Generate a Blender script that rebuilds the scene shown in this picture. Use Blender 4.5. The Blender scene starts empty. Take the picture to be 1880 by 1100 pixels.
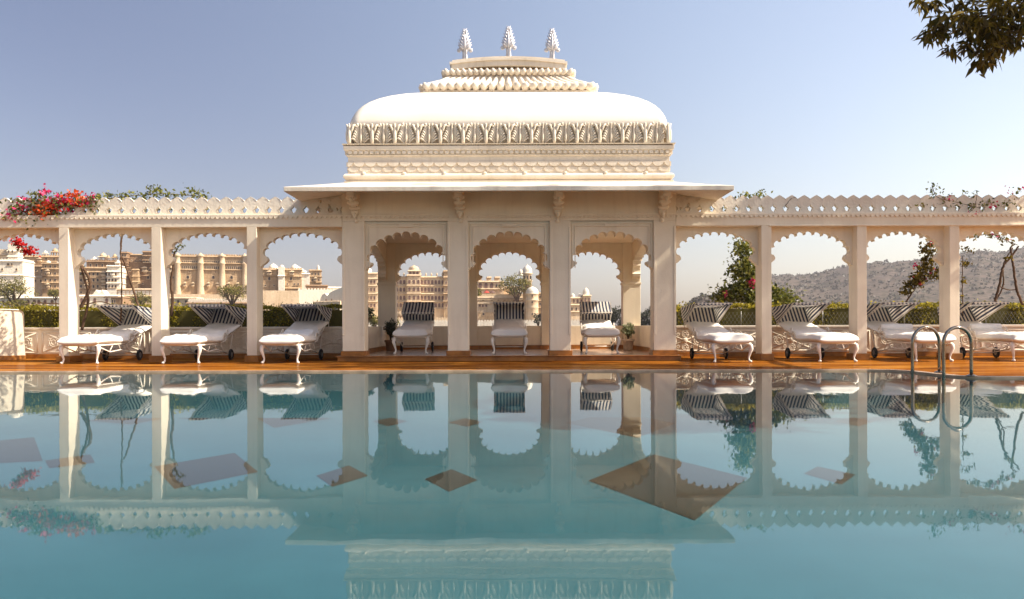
import bpy, bmesh, math, random
import numpy as np
from mathutils import Vector, Matrix
from mathutils.geometry import tessellate_polygon

random.seed(7)
S = bpy.context.scene
COL = S.collection
R = math.radians
F, CX, HY, CZ = 1500.0, 935.0, 598.0, 0.722     # focal length in photo pixels, vanishing point, camera height

# ------------------------------------------------------------------ camera, sky, sun, exposure
cam = bpy.data.cameras.new('camera')
cam.sensor_width = 36.0
cam.lens = F / 1880.0 * 36.0
cam.shift_x = 5 / 1880.0
cam.shift_y = 48 / 1880.0
cam.clip_start = 0.05
cam.clip_end = 9000
camo = bpy.data.objects.new('camera', cam)
COL.objects.link(camo)
camo.matrix_world = Matrix.Translation((0, 0, CZ)) @ Matrix.Rotation(R(90), 4, 'X') @ Matrix.Rotation(R(-0.17), 4, 'Z')
S.camera = camo

SUN = Vector((1.0, -0.20, 0.96)).normalized()
elev = math.asin(SUN.z)
azim = math.atan2(SUN.x, SUN.y)
world = bpy.data.worlds.new('World')
S.world = world
world.use_nodes = True
wn = world.node_tree
bg = wn.nodes['Background']
sky = wn.nodes.new('ShaderNodeTexSky')
sky.sky_type = 'NISHITA'
sky.sun_disc = False
sky.sun_elevation = elev
sky.sun_rotation = azim
sky.air_density = 1.0
sky.dust_density = 1.8
sky.ozone_density = 1.6
tc = wn.nodes.new('ShaderNodeTexCoord')                 # broad warm aureole on the sun's side of a dusty sky
dp = wn.nodes.new('ShaderNodeVectorMath')
dp.operation = 'DOT_PRODUCT'
dp.inputs[1].default_value = SUN
wn.links.new(tc.outputs['Generated'], dp.inputs[0])
mr = wn.nodes.new('ShaderNodeMapRange')
mr.interpolation_type = 'SMOOTHSTEP'
mr.inputs['From Min'].default_value = -0.3
mr.inputs['From Max'].default_value = 0.42
wn.links.new(dp.outputs['Value'], mr.inputs['Value'])
aur = wn.nodes.new('ShaderNodeMix')
aur.data_type = 'RGBA'
aur.inputs[6].default_value = (0.85, 0.725, 0.74, 1)
aur.inputs[7].default_value = (1.84, 1.55, 1.35, 1)
wn.links.new(mr.outputs['Result'], aur.inputs[0])
tint = wn.nodes.new('ShaderNodeMix')
tint.data_type = 'RGBA'
tint.blend_type = 'MULTIPLY'
tint.inputs[0].default_value = 1.0
wn.links.new(sky.outputs[0], tint.inputs[6])
wn.links.new(aur.outputs[2], tint.inputs[7])
wn.links.new(tint.outputs[2], bg.inputs[0])
bg.inputs[1].default_value = 0.095
sl = bpy.data.lights.new('sun', 'SUN')
sl.energy = 5.0
sl.angle = R(0.5)
sl.color = (1.0, 0.92, 0.78)
so = bpy.data.objects.new('sun', sl)
COL.objects.link(so)
so.rotation_euler = SUN.to_track_quat('Z', 'Y').to_euler()
S.view_settings.view_transform = 'Standard'
S.view_settings.look = 'None'
S.view_settings.gamma = 1.0
S.view_settings.exposure = 0.82
S.cycles.max_bounces = 10
S.cycles.diffuse_bounces = 5
S.cycles.glossy_bounces = 4
S.cycles.transparent_max_bounces = 16
S.cycles.transmission_bounces = 6
S.cycles.use_denoising = True
S.cycles.caustics_reflective = False
S.cycles.caustics_refractive = False
S.cycles.sample_clamp_indirect = 6.0


# ------------------------------------------------------------------ helpers
def hor(px):
    return HY - 0.00297 * (px - CX)


def P(px, py, d):
    """photo pixel at depth d -> a place in the world"""
    return Vector(((px - CX) * d / F, d, CZ + (hor(px) - py) * d / F))


def wmat(o):
    m = o.matrix_basis.copy()
    while o.parent:
        o = o.parent
        m = o.matrix_basis @ m
    return m


class MB:
    """collects shapes and links them as ONE mesh object"""
    def __init__(self):
        self.v, self.f, self.sm, self.mi = [], [], [], []
        self.m = 0

    def add(self, vs, fs, smooth=False):
        n = len(self.v)
        self.v.extend([tuple(p) for p in vs])
        for f in fs:
            self.f.append([i + n for i in f])
            self.sm.append(smooth)
            self.mi.append(self.m)
        return self

    def box(self, x0, x1, y0, y1, z0, z1):
        vs = [(x, y, z) for z in (z0, z1) for y in (y0, y1) for x in (x0, x1)]
        return self.add(vs, [(0, 2, 3, 1), (4, 5, 7, 6), (0, 1, 5, 4), (2, 6, 7, 3), (0, 4, 6, 2), (1, 3, 7, 5)])

    def frustum(self, x0, x1, y0, y1, z0, X0, X1, Y0, Y1, z1):
        vs = [(x, y, z0) for y in (y0, y1) for x in (x0, x1)] + [(x, y, z1) for y in (Y0, Y1) for x in (X0, X1)]
        return self.add(vs, [(0, 2, 3, 1), (4, 5, 7, 6), (0, 1, 5, 4), (2, 6, 7, 3), (0, 4, 6, 2), (1, 3, 7, 5)])

    def prism(self, poly, a, b, axis='y', skip=()):
        """poly: list of (u, w); extruded from a to b along axis ('y': u=x w=z; 'x': u=y w=z; 'z': u=x w=y)"""
        def p3(u, w, t):
            return (u, t, w) if axis == 'y' else ((t, u, w) if axis == 'x' else (u, w, t))
        n = len(poly)
        vs = [p3(u, w, a) for u, w in poly] + [p3(u, w, b) for u, w in poly]
        tris = tessellate_polygon([[Vector((u, w, 0)) for u, w in poly]])
        fs = [tuple(t) for t in tris] + [tuple(i + n for i in reversed(t)) for t in tris]
        for i in range(n):
            if i in skip:
                continue
            j = (i + 1) % n
            fs.append((i, j, j + n, i + n))
        return self.add(vs, fs)

    def tube(self, pts, rad, n=8, smooth=True, cap=True):
        pts = [Vector(p) for p in pts]
        if not hasattr(rad, '__len__'):
            rad = [rad] * len(pts)
        vs, fs = [], []
        up = None
        for i, p in enumerate(pts):
            t = (pts[min(i + 1, len(pts) - 1)] - pts[max(i - 1, 0)]).normalized()
            if up is None:
                up = Vector((0, 0, 1)) if abs(t.z) < 0.9 else Vector((1, 0, 0))
            u = t.cross(up)
            if u.length < 1e-5:
                u = t.cross(Vector((0.3, 1, 0.2)))
            u.normalize()
            w = u.cross(t).normalized()
            up = w
            for k in range(n):
                a = 2 * math.pi * k / n
                vs.append(p + (u * math.cos(a) + w * math.sin(a)) * rad[i])
        for i in range(len(pts) - 1):
            for k in range(n):
                k2 = (k + 1) % n
                fs.append((i * n + k, i * n + k2, (i + 1) * n + k2, (i + 1) * n + k))
        if cap:
            fs.append(tuple(range(n))[::-1])
            fs.append(tuple((len(pts) - 1) * n + k for k in range(n)))
        return self.add(vs, fs, smooth)

    def lathe(self, prof, c=(0, 0, 0), n=16, sx=1, sy=1, smooth=True, ribs=0, ribd=0):
        vs, fs = [], []
        for r, z in prof:
            for k in range(n):
                a = 2 * math.pi * k / n
                rr = r * (1 + (ribd * math.cos(ribs * a) if ribs else 0))
                vs.append((c[0] + rr * math.cos(a) * sx, c[1] + rr * math.sin(a) * sy, c[2] + z))
        for i in range(len(prof) - 1):
            for k in range(n):
                k2 = (k + 1) % n
                fs.append((i * n + k, i * n + k2, (i + 1) * n + k2, (i + 1) * n + k))
        fs.append(tuple(range(n))[::-1])
        fs.append(tuple((len(prof) - 1) * n + k for k in range(n)))
        return self.add(vs, fs, smooth)

    def ball(self, c, r, n=10):
        if not hasattr(r, '__len__'):
            r = (r, r, r)
        m = n // 2 + 1
        prof = [(max(1e-4, math.sin(math.pi * i / m)), -math.cos(math.pi * i / m)) for i in range(m + 1)]
        vs, fs = [], []
        for q, z in prof:
            for k in range(n):
                a = 2 * math.pi * k / n
                vs.append((c[0] + q * math.cos(a) * r[0], c[1] + q * math.sin(a) * r[1], c[2] + z * r[2]))
        for i in range(m):
            for k in range(n):
                k2 = (k + 1) % n
                fs.append((i * n + k, i * n + k2, (i + 1) * n + k2, (i + 1) * n + k))
        return self.add(vs, fs, True)

    def torus(self, c, r, t, axis='x', n=16, m=6, a0=0, a1=2 * math.pi):
        pts = []
        for i in range(n + 1):
            a = a0 + (a1 - a0) * i / n
            u, w = r * math.cos(a), r * math.sin(a)
            pts.append((c[0], c[1] + u, c[2] + w) if axis == 'x' else ((c[0] + u, c[1], c[2] + w) if axis == 'y' else (c[0] + u, c[1] + w, c[2])))
        return self.tube(pts, t, m)

    def ring_sweep(self, prof, rect, smooth=False, rad=None, seg=6, close_top=False, close_bottom=False):
        """sweep a profile [(outward offset, z)] round a rectangle x0,x1,y0,y1 with mitred (or rounded) corners"""
        x0, x1, y0, y1 = rect
        loops = []
        for o, z in prof:
            a0, a1, b0, b1 = x0 - o, x1 + o, y0 - o, y1 + o
            if rad is None:
                loops.append([(a0, b0, z), (a1, b0, z), (a1, b1, z), (a0, b1, z)])
            else:
                r = min(rad, (a1 - a0) / 2 - 1e-3, (b1 - b0) / 2 - 1e-3)
                L = []
                for cx, cy, s in ((a1 - r, b0 + r, -90), (a1 - r, b1 - r, 0), (a0 + r, b1 - r, 90), (a0 + r, b0 + r, 180)):
                    for k in range(seg + 1):
                        t = R(s + 90 * k / seg)
                        L.append((cx + r * math.cos(t), cy + r * math.sin(t), z))
                loops.append(L)
        n = len(loops[0])
        vs = [p for L in loops for p in L]
        fs = []
        for i in range(len(loops) - 1):
            for k in range(n):
                k2 = (k + 1) % n
                fs.append((i * n + k, i * n + k2, (i + 1) * n + k2, (i + 1) * n + k))
        if close_bottom:
            fs.append(tuple(range(n))[::-1])
        if close_top:
            fs.append(tuple((len(loops) - 1) * n + k for k in range(n)))
        return self.add(vs, fs, smooth)

    def build(self, name, mat, parent=None, bevel=0, seg=2, local=False):
        me = bpy.data.meshes.new(name)
        vs = self.v
        if parent is not None and not local:
            inv = wmat(parent).inverted()
            vs = [inv @ Vector(p) for p in vs]
        me.from_pydata(vs, [], self.f)
        me.polygons.foreach_set('use_smooth', self.sm)
        mats = mat if isinstance(mat, (list, tuple)) else [mat]
        for m in mats:
            me.materials.append(m)
        if len(mats) > 1:
            me.polygons.foreach_set('material_index', self.mi)
        me.update()
        o = bpy.data.objects.new(name, me)
        COL.objects.link(o)
        if parent is not None:
            o.parent = parent
        if bevel:
            b = o.modifiers.new('bevel', 'BEVEL')
            b.width = bevel
            b.segments = seg
            b.limit_method = 'ANGLE'
            b.angle_limit = R(40)
        return o


def np_mesh(name, verts, quads, mats, parent=None, mi=None, local=False):
    """fast mesh of many small leaves: verts (N,3), quads (M,4)"""
    verts = np.asarray(verts, dtype=np.float64)
    if parent is not None and not local:
        m = np.array(wmat(parent).inverted())
        verts = verts @ m[:3, :3].T + m[:3, 3]
    me = bpy.data.meshes.new(name)
    nq = len(quads)
    me.vertices.add(len(verts))
    me.vertices.foreach_set('co', verts.astype(np.float32).ravel())
    me.loops.add(nq * 4)
    me.loops.foreach_set('vertex_index', np.asarray(quads, dtype=np.int32).ravel())
    me.polygons.add(nq)
    me.polygons.foreach_set('loop_start', np.arange(0, nq * 4, 4, dtype=np.int32))
    for m in (mats if isinstance(mats, (list, tuple)) else [mats]):
        me.materials.append(m)
    if mi is not None:
        me.polygons.foreach_set('material_index', np.asarray(mi, dtype=np.int32))
    me.update(calc_edges=True)
    me.validate()
    o = bpy.data.objects.new(name, me)
    COL.objects.link(o)
    if parent is not None:
        o.parent = parent
    return o


def leaf_geo(rng, pts, size, aspect=0.5, direc=None, spread=1.0, var=0.4):
    """a folded rhombic leaf at every point"""
    pts = np.asarray(pts, dtype=float)
    n = len(pts)
    a = rng.normal(size=(n, 3)) * spread
    if direc is not None:
        a = a + np.asarray(direc)
    a /= np.linalg.norm(a, axis=1, keepdims=True) + 1e-9
    b = np.cross(a, rng.normal(size=(n, 3)))
    b /= np.linalg.norm(b, axis=1, keepdims=True) + 1e-9
    c = np.cross(a, b)
    L = size * (1 + var * rng.uniform(-1, 1, (n, 1)))
    W = L * aspect
    v = np.stack([pts - a * L * .5, pts + b * W * .5 - a * L * .05 + c * W * .15, pts + a * L * .5, pts - b * W * .5 - a * L * .05 + c * W * .15], axis=1).reshape(-1, 3)
    q = np.arange(n * 4).reshape(n, 4)
    return v, q


def tag(o, label=None, cat=None, group=None, kind=None):
    if label:
        o['label'] = label
    if cat:
        o['category'] = cat
    if group:
        o['group'] = group
    if kind:
        o['kind'] = kind
    return o


def thing(name, label, cat, loc=(0, 0, 0), rz=0, group=None):
    o = bpy.data.objects.new(name, None)
    COL.objects.link(o)
    o.empty_display_size = 0.2
    o.location = loc
    o.rotation_euler = (0, 0, rz)
    return tag(o, label, cat, group)


def kids(o):
    return [c for c in bpy.data.objects if c.parent == o]


def copy_tree(o, parent=None):
    c = o.copy()
    COL.objects.link(c)
    c.parent = parent
    for ch in kids(o):
        copy_tree(ch, c)
    return c


# ------------------------------------------------------------------ materials
class NT:
    def __init__(self, name):
        self.mat = bpy.data.materials.new(name)
        self.mat.use_nodes = True
        self.t = self.mat.node_tree
        self.b = self.t.nodes['Principled BSDF']
        self.out = self.t.nodes['Material Output']

    def n(self, kind, **kw):
        nd = self.t.nodes.new(kind)
        for k, v in kw.items():
            if hasattr(nd, k):
                setattr(nd, k, v)
            else:
                nd.inputs[k].default_value = v
        return nd

    def l(self, a, b):
        self.t.links.new(a, b)

    def coord(self, out='Object', scale=(1, 1, 1)):
        tc = self.n('ShaderNodeTexCoord')
        mp = self.n('ShaderNodeMapping')
        mp.inputs['Scale'].default_value = scale
        self.l(tc.outputs[out], mp.inputs['Vector'])
        return mp.outputs[0]

    def noise(self, vec, scale, detail=4, rough=.55):
        nd = self.n('ShaderNodeTexNoise')
        nd.inputs['Scale'].default_value = scale
        nd.inputs['Detail'].default_value = detail
        nd.inputs['Roughness'].default_value = rough
        self.l(vec, nd.inputs['Vector'])
        return nd.outputs['Fac']

    def ramp(self, fac, stops):
        nd = self.n('ShaderNodeValToRGB')
        e = nd.color_ramp.elements
        while len(e) < len(stops):
            e.new(0.5)
        for el, (p, c) in zip(e, stops):
            el.position = p
            el.color = (*c, 1) if len(c) == 3 else c
        self.l(fac, nd.inputs[0])
        return nd.outputs[0]

    def mix(self, fac, a, b, blend='MIX'):
        nd = self.n('ShaderNodeMix')
        nd.data_type = 'RGBA'
        nd.blend_type = blend
        for s, i in ((fac, 0), (a, 6), (b, 7)):
            if hasattr(s, 'is_linked'):
                self.l(s, nd.inputs[i])
            else:
                nd.inputs[i].default_value = s if i == 0 else (*s, 1)
        return nd.outputs[2]

    def bump(self, h, strength=.3, dist=.02):
        nd = self.n('ShaderNodeBump')
        nd.inputs['Strength'].default_value = strength
        nd.inputs['Distance'].default_value = dist
        self.l(h, nd.inputs['Height'])
        self.l(nd.outputs[0], self.b.inputs['Normal'])


def m_plaster(name, c, dirt, rough=.75, streak=.5, bump=.25, spec=.25):
    t = NT(name)
    v = t.coord()
    n1 = t.noise(v, 1.3, 5)
    n2 = t.noise(t.coord(scale=(9, 9, .7)), 1.0, 4)
    n3 = t.noise(v, 22, 4)
    col = t.mix(t.ramp(n1, [(.35, (0, 0, 0)), (.8, (.6, .6, .6))]), c, dirt)
    col = t.mix(t.ramp(n2, [(.52, (0, 0, 0)), (.85, (streak,) * 3)]), col, dirt)
    t.l(col, t.b.inputs['Base Color'])
    t.b.inputs['Roughness'].default_value = rough
    t.b.inputs['Specular IOR Level'].default_value = spec
    t.bump(n3, bump, .01)
    return t.mat


def m_plain(name, c, rough=.5, metal=0, nscale=6, namp=.15, bump=0, spec=.4):
    t = NT(name)
    v = t.coord()
    n1 = t.noise(v, nscale, 4)
    lo = tuple(x * (1 - namp) for x in c)
    hi = tuple(min(1, x * (1 + namp)) for x in c)
    t.l(t.ramp(n1, [(.3, lo), (.7, hi)]), t.b.inputs['Base Color'])
    t.b.inputs['Roughness'].default_value = rough
    t.b.inputs['Metallic'].default_value = metal
    t.b.inputs['Specular IOR Level'].default_value = spec
    if bump:
        t.bump(t.noise(v, nscale * 6, 4), bump, .01)
    return t.mat


def m_leaf(name, dark, mid, light, trans=.35, rough=.5):
    t = NT(name)
    g = t.n('ShaderNodeNewGeometry')
    col = t.ramp(g.outputs['Random Per Island'], [(0, dark), (.5, mid), (.95, light)])
    t.l(col, t.b.inputs['Base Color'])
    t.b.inputs['Roughness'].default_value = rough
    t.b.inputs['Specular IOR Level'].default_value = .3
    tr = t.n('ShaderNodeBsdfTranslucent')
    t.l(col, tr.inputs[0])
    mx = t.n('ShaderNodeMixShader')
    mx.inputs[0].default_value = trans
    t.l(t.b.outputs[0], mx.inputs[1])
    t.l(tr.outputs[0], mx.inputs[2])
    t.l(mx.outputs[0], t.out.inputs[0])
    return t.mat


def m_stripe(name, mode):
    t = NT(name)
    tc = t.n('ShaderNodeTexCoord')
    dot = t.n('ShaderNodeVectorMath', operation='DOT_PRODUCT')
    t.l(tc.outputs['Object'], dot.inputs[0])
    dot.inputs[1].default_value = (1 / .078, 0, 0) if mode == 'x' else (0, .33 / .075, .94 / .075)
    fr = t.n('ShaderNodeMath', operation='FRACT')
    t.l(dot.outputs['Value'], fr.inputs[0])
    gt = t.n('ShaderNodeMath', operation='GREATER_THAN')
    t.l(fr.outputs[0], gt.inputs[0])
    gt.inputs[1].default_value = .48
    col = t.mix(gt.outputs[0], (.075, .088, .15), (.86, .83, .78))
    t.l(col, t.b.inputs['Base Color'])
    t.b.inputs['Roughness'].default_value = .9
    t.b.inputs['Specular IOR Level'].default_value = .1
    tr = t.n('ShaderNodeBsdfTranslucent')
    t.l(col, tr.inputs[0])
    mx = t.n('ShaderNodeMixShader')
    mx.inputs[0].default_value = .5
    t.l(t.b.outputs[0], mx.inputs[1])
    t.l(tr.outputs[0], mx.inputs[2])
    t.l(mx.outputs[0], t.out.inputs[0])
    return t.mat


def m_deck():
    t = NT('polished_orange_stone')
    v = t.coord()
    n1 = t.noise(t.coord(scale=(.16, 1.3, 1)), 2.4, 6)
    n2 = t.noise(v, 9, 5)
    br = t.n('ShaderNodeTexBrick')
    t.l(v, br.inputs['Vector'])
    br.inputs['Scale'].default_value = 1.0
    br.inputs['Brick Width'].default_value = 1.1
    br.inputs['Row Height'].default_value = .62
    br.inputs['Mortar Size'].default_value = .012
    br.inputs['Color1'].default_value = (.9, .9, .9, 1)
    br.inputs['Color2'].default_value = (.55, .55, .55, 1)
    br.inputs['Mortar'].default_value = (.25, .22, .2, 1)
    col = t.ramp(n1, [(.33, (.09, .020, .002)), (.5, (.31, .098, .010)), (.70, (.56, .27, .05))])
    col = t.mix(t.ramp(n2, [(.4, (0, 0, 0)), (.75, (.35, .35, .35))]), col, (.09, .024, .004))
    col = t.mix(.4, col, br.outputs['Color'], 'MULTIPLY')
    t.l(col, t.b.inputs['Base Color'])
    t.b.inputs['Specular IOR Level'].default_value = 0
    t.b.inputs['Roughness'].default_value = .8
    gl = t.n('ShaderNodeBsdfAnisotropic')
    t.l(t.ramp(n2, [(.3, (.05,) * 3), (.8, (.22,) * 3)]), gl.inputs['Roughness'])
    mx = t.n('ShaderNodeMixShader')
    mx.inputs[0].default_value = .13
    t.l(t.b.outputs[0], mx.inputs[1])
    t.l(gl.outputs[0], mx.inputs[2])
    t.l(mx.outputs[0], t.out.inputs[0])
    t.bump(n2, .05, .005)
    return t.mat


def m_water():
    t = NT('pool_water')
    v = t.coord(scale=(1, .45, 1))
    n1 = t.noise(v, 1.1, 2)
    n2 = t.noise(v, 5.0, 2)
    ad = t.n('ShaderNodeMath', operation='MULTIPLY_ADD')
    t.l(n2, ad.inputs[0])
    ad.inputs[1].default_value = .22
    t.l(n1, ad.inputs[2])
    bp = t.n('ShaderNodeBump')
    bp.inputs['Strength'].default_value = .085
    bp.inputs['Distance'].default_value = .02
    t.l(ad.outputs[0], bp.inputs['Height'])
    fr = t.n('ShaderNodeFresnel')
    fr.inputs['IOR'].default_value = 1.24
    t.l(bp.outputs[0], fr.inputs['Normal'])
    gl = t.n('ShaderNodeBsdfAnisotropic')
    gl.inputs['Roughness'].default_value = .02
    gl.inputs['Color'].default_value = (.95, .97, .97, 1)
    t.l(bp.outputs[0], gl.inputs['Normal'])
    tr = t.n('ShaderNodeBsdfTransparent')
    tr.inputs[0].default_value = (.80, .95, .96, 1)
    mx = t.n('ShaderNodeMixShader')
    t.l(fr.outputs[0], mx.inputs[0])
    t.l(tr.outputs[0], mx.inputs[1])
    t.l(gl.outputs[0], mx.inputs[2])
    t.l(mx.outputs[0], t.out.inputs[0])
    t.t.nodes.remove(t.b)
    return t.mat


def m_hill():
    t = NT('dry_scrub_hillside')
    v = t.coord()
    vo = t.n('ShaderNodeTexVoronoi')
    vo.inputs['Scale'].default_value = .17
    t.l(v, vo.inputs['Vector'])
    n1 = t.noise(v, .012, 6)
    n2 = t.noise(v, .06, 5)
    earth = t.ramp(n2, [(.3, (.085, .064, .050)), (.7, (.135, .102, .080))])
    shrub = t.ramp(n1, [(.3, (.020, .024, .012)), (.7, (.042, .042, .022))])
    f = t.ramp(vo.outputs['Distance'], [(.30, (1, 1, 1)), (.62, (0, 0, 0))])
    f2 = t.ramp(n1, [(.35, (.25, .25, .25)), (.6, (1, 1, 1))])
    col = t.mix(t.mix(1.0, f, f2, 'MULTIPLY'), earth, shrub)
    t.l(col, t.b.inputs['Base Color'])
    t.b.inputs['Roughness'].default_value = .95
    t.b.inputs['Specular IOR Level'].default_value = .05
    t.bump(n2, .5, 3)
    return t.mat


def m_chevron():
    t = NT('marble_chevron_floor')
    tc = t.n('ShaderNodeTexCoord')
    sp = t.n('ShaderNodeSeparateXYZ')
    t.l(tc.outputs['Object'], sp.inputs[0])
    pp = t.n('ShaderNodeMath', operation='PINGPONG')
    t.l(sp.outputs[0], pp.inputs[0])
    pp.inputs[1].default_value = .3
    ad = t.n('ShaderNodeMath', operation='ADD')
    t.l(pp.outputs[0], ad.inputs[0])
    t.l(sp.outputs[1], ad.inputs[1])
    mu = t.n('ShaderNodeMath', operation='MULTIPLY')
    t.l(ad.outputs[0], mu.inputs[0])
    mu.inputs[1].default_value = 2.6
    fr = t.n('ShaderNodeMath', operation='FRACT')
    t.l(mu.outputs[0], fr.inputs[0])
    gt = t.n('ShaderNodeMath', operation='GREATER_THAN')
    t.l(fr.outputs[0], gt.inputs[0])
    gt.inputs[1].default_value = .6
    col = t.mix(gt.outputs[0], (.24, .085, .025), (.75, .62, .47))
    t.l(col, t.b.inputs['Base Color'])
    t.b.inputs['Roughness'].default_value = .2
    return t.mat


def m_poolfloor(name, a, b):
    t = NT(name)
    v = t.coord()
    n = t.noise(v, .55, 4)
    n2 = t.noise(v, 3.0, 5)
    col = t.ramp(n, [(.3, a), (.72, b)])
    col = t.mix(t.ramp(n2, [(.4, (0, 0, 0)), (.8, (.25,) * 3)]), col, tuple(x * .75 for x in a))
    t.l(col, t.b.inputs['Base Color'])
    t.b.inputs['Roughness'].default_value = .7
    return t.mat


WHITE = m_plaster('whitewashed_plaster', (.86, .755, .585), (.62, .51, .37), streak=.45)
WHITE2 = m_plaster('whitewash_weathered', (.80, .715, .59), (.52, .43, .32), streak=.7, bump=.4)
DOMEW = m_plaster('whitewash_dome', (.84, .77, .66), (.72, .64, .52), streak=.15)
SCREEN = m_plaster('whitewash_parapet', (.82, .74, .61), (.56, .47, .36), streak=.4, bump=.9)
ORANGE = m_plain('orange_stone_plinth', (.30, .115, .02), .35, nscale=5, namp=.35)
DECK = m_deck()
CHEV = m_chevron()
WATER = m_water()
POOLF = m_poolfloor('teal_pool_marble', (.022, .090, .110), (.038, .124, .146))
INLAY = m_poolfloor('brown_pool_inlay', (.011, .0085, .003), (.018, .0125, .0045))
SILVER = m_plain('silver_paint', (.66, .64, .65), .35, .4, 10, .08)
STEEL = m_plain('polished_steel', (.24, .205, .165), .13, 1.0, 3, .05)
IRON = m_plain('white_enamelled_iron', (.80, .73, .63), .35, 0, 9, .06)
RUBBER = m_plain('black_rubber', (.012, .012, .013), .6)
HUBM = m_plain('grey_wheel_hub', (.35, .34, .33), .35, .6)
CUSH = m_plain('white_cotton_cushion', (.82, .76, .68), .95, 0, 3, .05, .25, .1)
TOWEL = m_plain('white_towelling', (.84, .82, .79), .95, 0, 20, .05, .4, .1)
STRX = m_stripe('navy_striped_canvas', 'x')
STRW = m_stripe('navy_striped_wing_canvas', 'w')
HEDGE = m_leaf('hedge_leaves', (.08, .072, .008), (.26, .22, .018), (.54, .43, .05), .5)
HCORE = m_plain('hedge_inner_twigs', (.07, .06, .012), .95)
BOUGL = m_leaf('bougainvillea_leaves', (.045, .055, .010), (.13, .14, .022), (.30, .28, .06), .4)
PINK = m_leaf('pink_bracts', (.45, .01, .06), (.62, .03, .12), (.75, .06, .2), .4)
ORNG = m_leaf('orange_red_bracts', (.55, .05, .01), (.70, .10, .02), (.8, .2, .04), .4)
RED = m_leaf('red_bracts', (.45, .008, .012), (.62, .02, .02), (.75, .06, .05), .4)
TREEL = m_leaf('hanging_tree_leaves', (.05, .036, .006), (.12, .085, .012), (.32, .22, .025), .45)
FARL = m_leaf('far_tree_leaves', (.065, .060, .008), (.16, .14, .02), (.28, .23, .045), .3)
DARKL = m_leaf('dark_tree_leaves', (.02, .024, .012), (.045, .05, .025), (.08, .08, .04), .2)
PALEL = m_leaf('pale_shrub_leaves', (.12, .14, .06), (.22, .24, .12), (.34, .35, .2), .3)
BARK = m_plain('brown_bark', (.10, .055, .03), .9, 0, 12, .4, .5)
SOIL = m_plain('potting_soil', (.05, .03, .02), .95)
POTM = m_plain('cream_clay_pot', (.55, .44, .33), .8, 0, 8, .2, .2)
POTD = m_plain('terracotta_pot', (.25, .13, .07), .8, 0, 8, .2, .2)
WIRE = m_plain('galvanised_wire', (.3, .29, .26), .5, .6)
def m_stone(name, c, stain, amt):
    t = NT(name)
    v = t.coord()
    n1 = t.noise(v, .22, 6, .65)
    n2 = t.noise(t.coord(scale=(1.2, 1.2, .10)), 1.0, 5, .6)
    n3 = t.noise(v, 1.6, 5, .7)
    col = t.mix(t.ramp(n1, [(.38, (0, 0, 0)), (.75, (amt,) * 3)]), c, stain)
    col = t.mix(t.ramp(n2, [(.48, (0, 0, 0)), (.75, (amt,) * 3)]), col, stain)
    col = t.mix(t.ramp(n3, [(.45, (0, 0, 0)), (.7, (amt * .6,) * 3)]), col, stain)
    t.l(col, t.b.inputs['Base Color'])
    t.b.inputs['Roughness'].default_value = .95
    t.b.inputs['Specular IOR Level'].default_value = .1
    t.bump(n3, .5, .3)
    return t.mat


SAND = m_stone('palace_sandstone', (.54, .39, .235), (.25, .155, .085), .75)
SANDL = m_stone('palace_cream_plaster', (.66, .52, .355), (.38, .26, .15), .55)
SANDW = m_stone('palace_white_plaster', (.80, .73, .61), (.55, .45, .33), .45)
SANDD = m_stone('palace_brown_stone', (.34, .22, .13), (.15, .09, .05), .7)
DARKW = m_plain('dark_window_opening', (.045, .03, .026), .6)
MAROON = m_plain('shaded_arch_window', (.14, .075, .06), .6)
CANV = m_plain('terrace_umbrella_canvas', (.8, .74, .66), .9)
REDC = m_plain('red_terrace_canvas', (.5, .06, .04), .9)
HILLM = m_hill()
LAKE = m_plain('lake_water', (.05, .07, .07), .08)

# ------------------------------------------------------------------ the setting: terrace, pool, lake
D0 = 16.67                                              # depth of the arcade's front plane
pool = [(-13.0, .35), (-13.0, 13.22), (-6, 13.22), (5.75, 13.12), (6.05, 13.0), (6.2, 12.75), (6.24, 11.55), (6.35, 11.3), (6.6, 11.2),
        (12.0, 10.55), (12.0, .35)]
deck_out = [(-26, -9), (26, -9), (26, 25), (-26, 25)]


def flat_with_hole(mb, outer, hole, z):
    pl = outer + hole
    tris = tessellate_polygon([[Vector((x, y, 0)) for x, y in outer], [Vector((x, y, 0)) for x, y in hole]])
    mb.add([(x, y, z) for x, y in pl], [tuple(t) for t in tris])


mb = MB()
flat_with_hole(mb, deck_out, pool, 0.0)
n = len(deck_out)
vs = [(x, y, 0.0) for x, y in deck_out] + [(x, y, -3.6) for x, y in deck_out]
mb.add(vs, [(i, i + n, (i + 1) % n + n, (i + 1) % n) for i in range(n)])
tag(mb.build('deck', DECK), kind='structure')

mb = MB()                                               # coping round the pool, a thin paler lip
pc = Vector((0, 7, 0))
n = len(pool)


def offset(poly, d):
    out = []
    for i in range(len(poly)):
        p0, p1, p2 = Vector(poly[i - 1]), Vector(poly[i]), Vector(poly[(i + 1) % len(poly)])
        e1, e2 = (p1 - p0).normalized(), (p2 - p1).normalized()
        n1, n2 = Vector((-e1.y, e1.x)), Vector((-e2.y, e2.x))
        b = (n1 + n2)
        b = b / max(.4, b.dot(n1))
        out.append(tuple(p1 + b * d))
    return out


inner, outer = offset(pool, -.01), offset(pool, .13)
vs = [(x, y, .004) for x, y in pool] + [(x, y, .004) for x, y in outer] + [(x, y, -.05) for x, y in pool]
fs = [(i, (i + 1) % n, (i + 1) % n + n, i + n) for i in range(n)] + [(i, i + 2 * n, (i + 1) % n + 2 * n, (i + 1) % n) for i in range(n)]
COPE = m_plain('pale_coping_stone', (.50, .34, .22), .2, nscale=4, namp=.3)
mb.add(vs, fs)
tag(mb.build('pool_coping', COPE), kind='structure')

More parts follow.
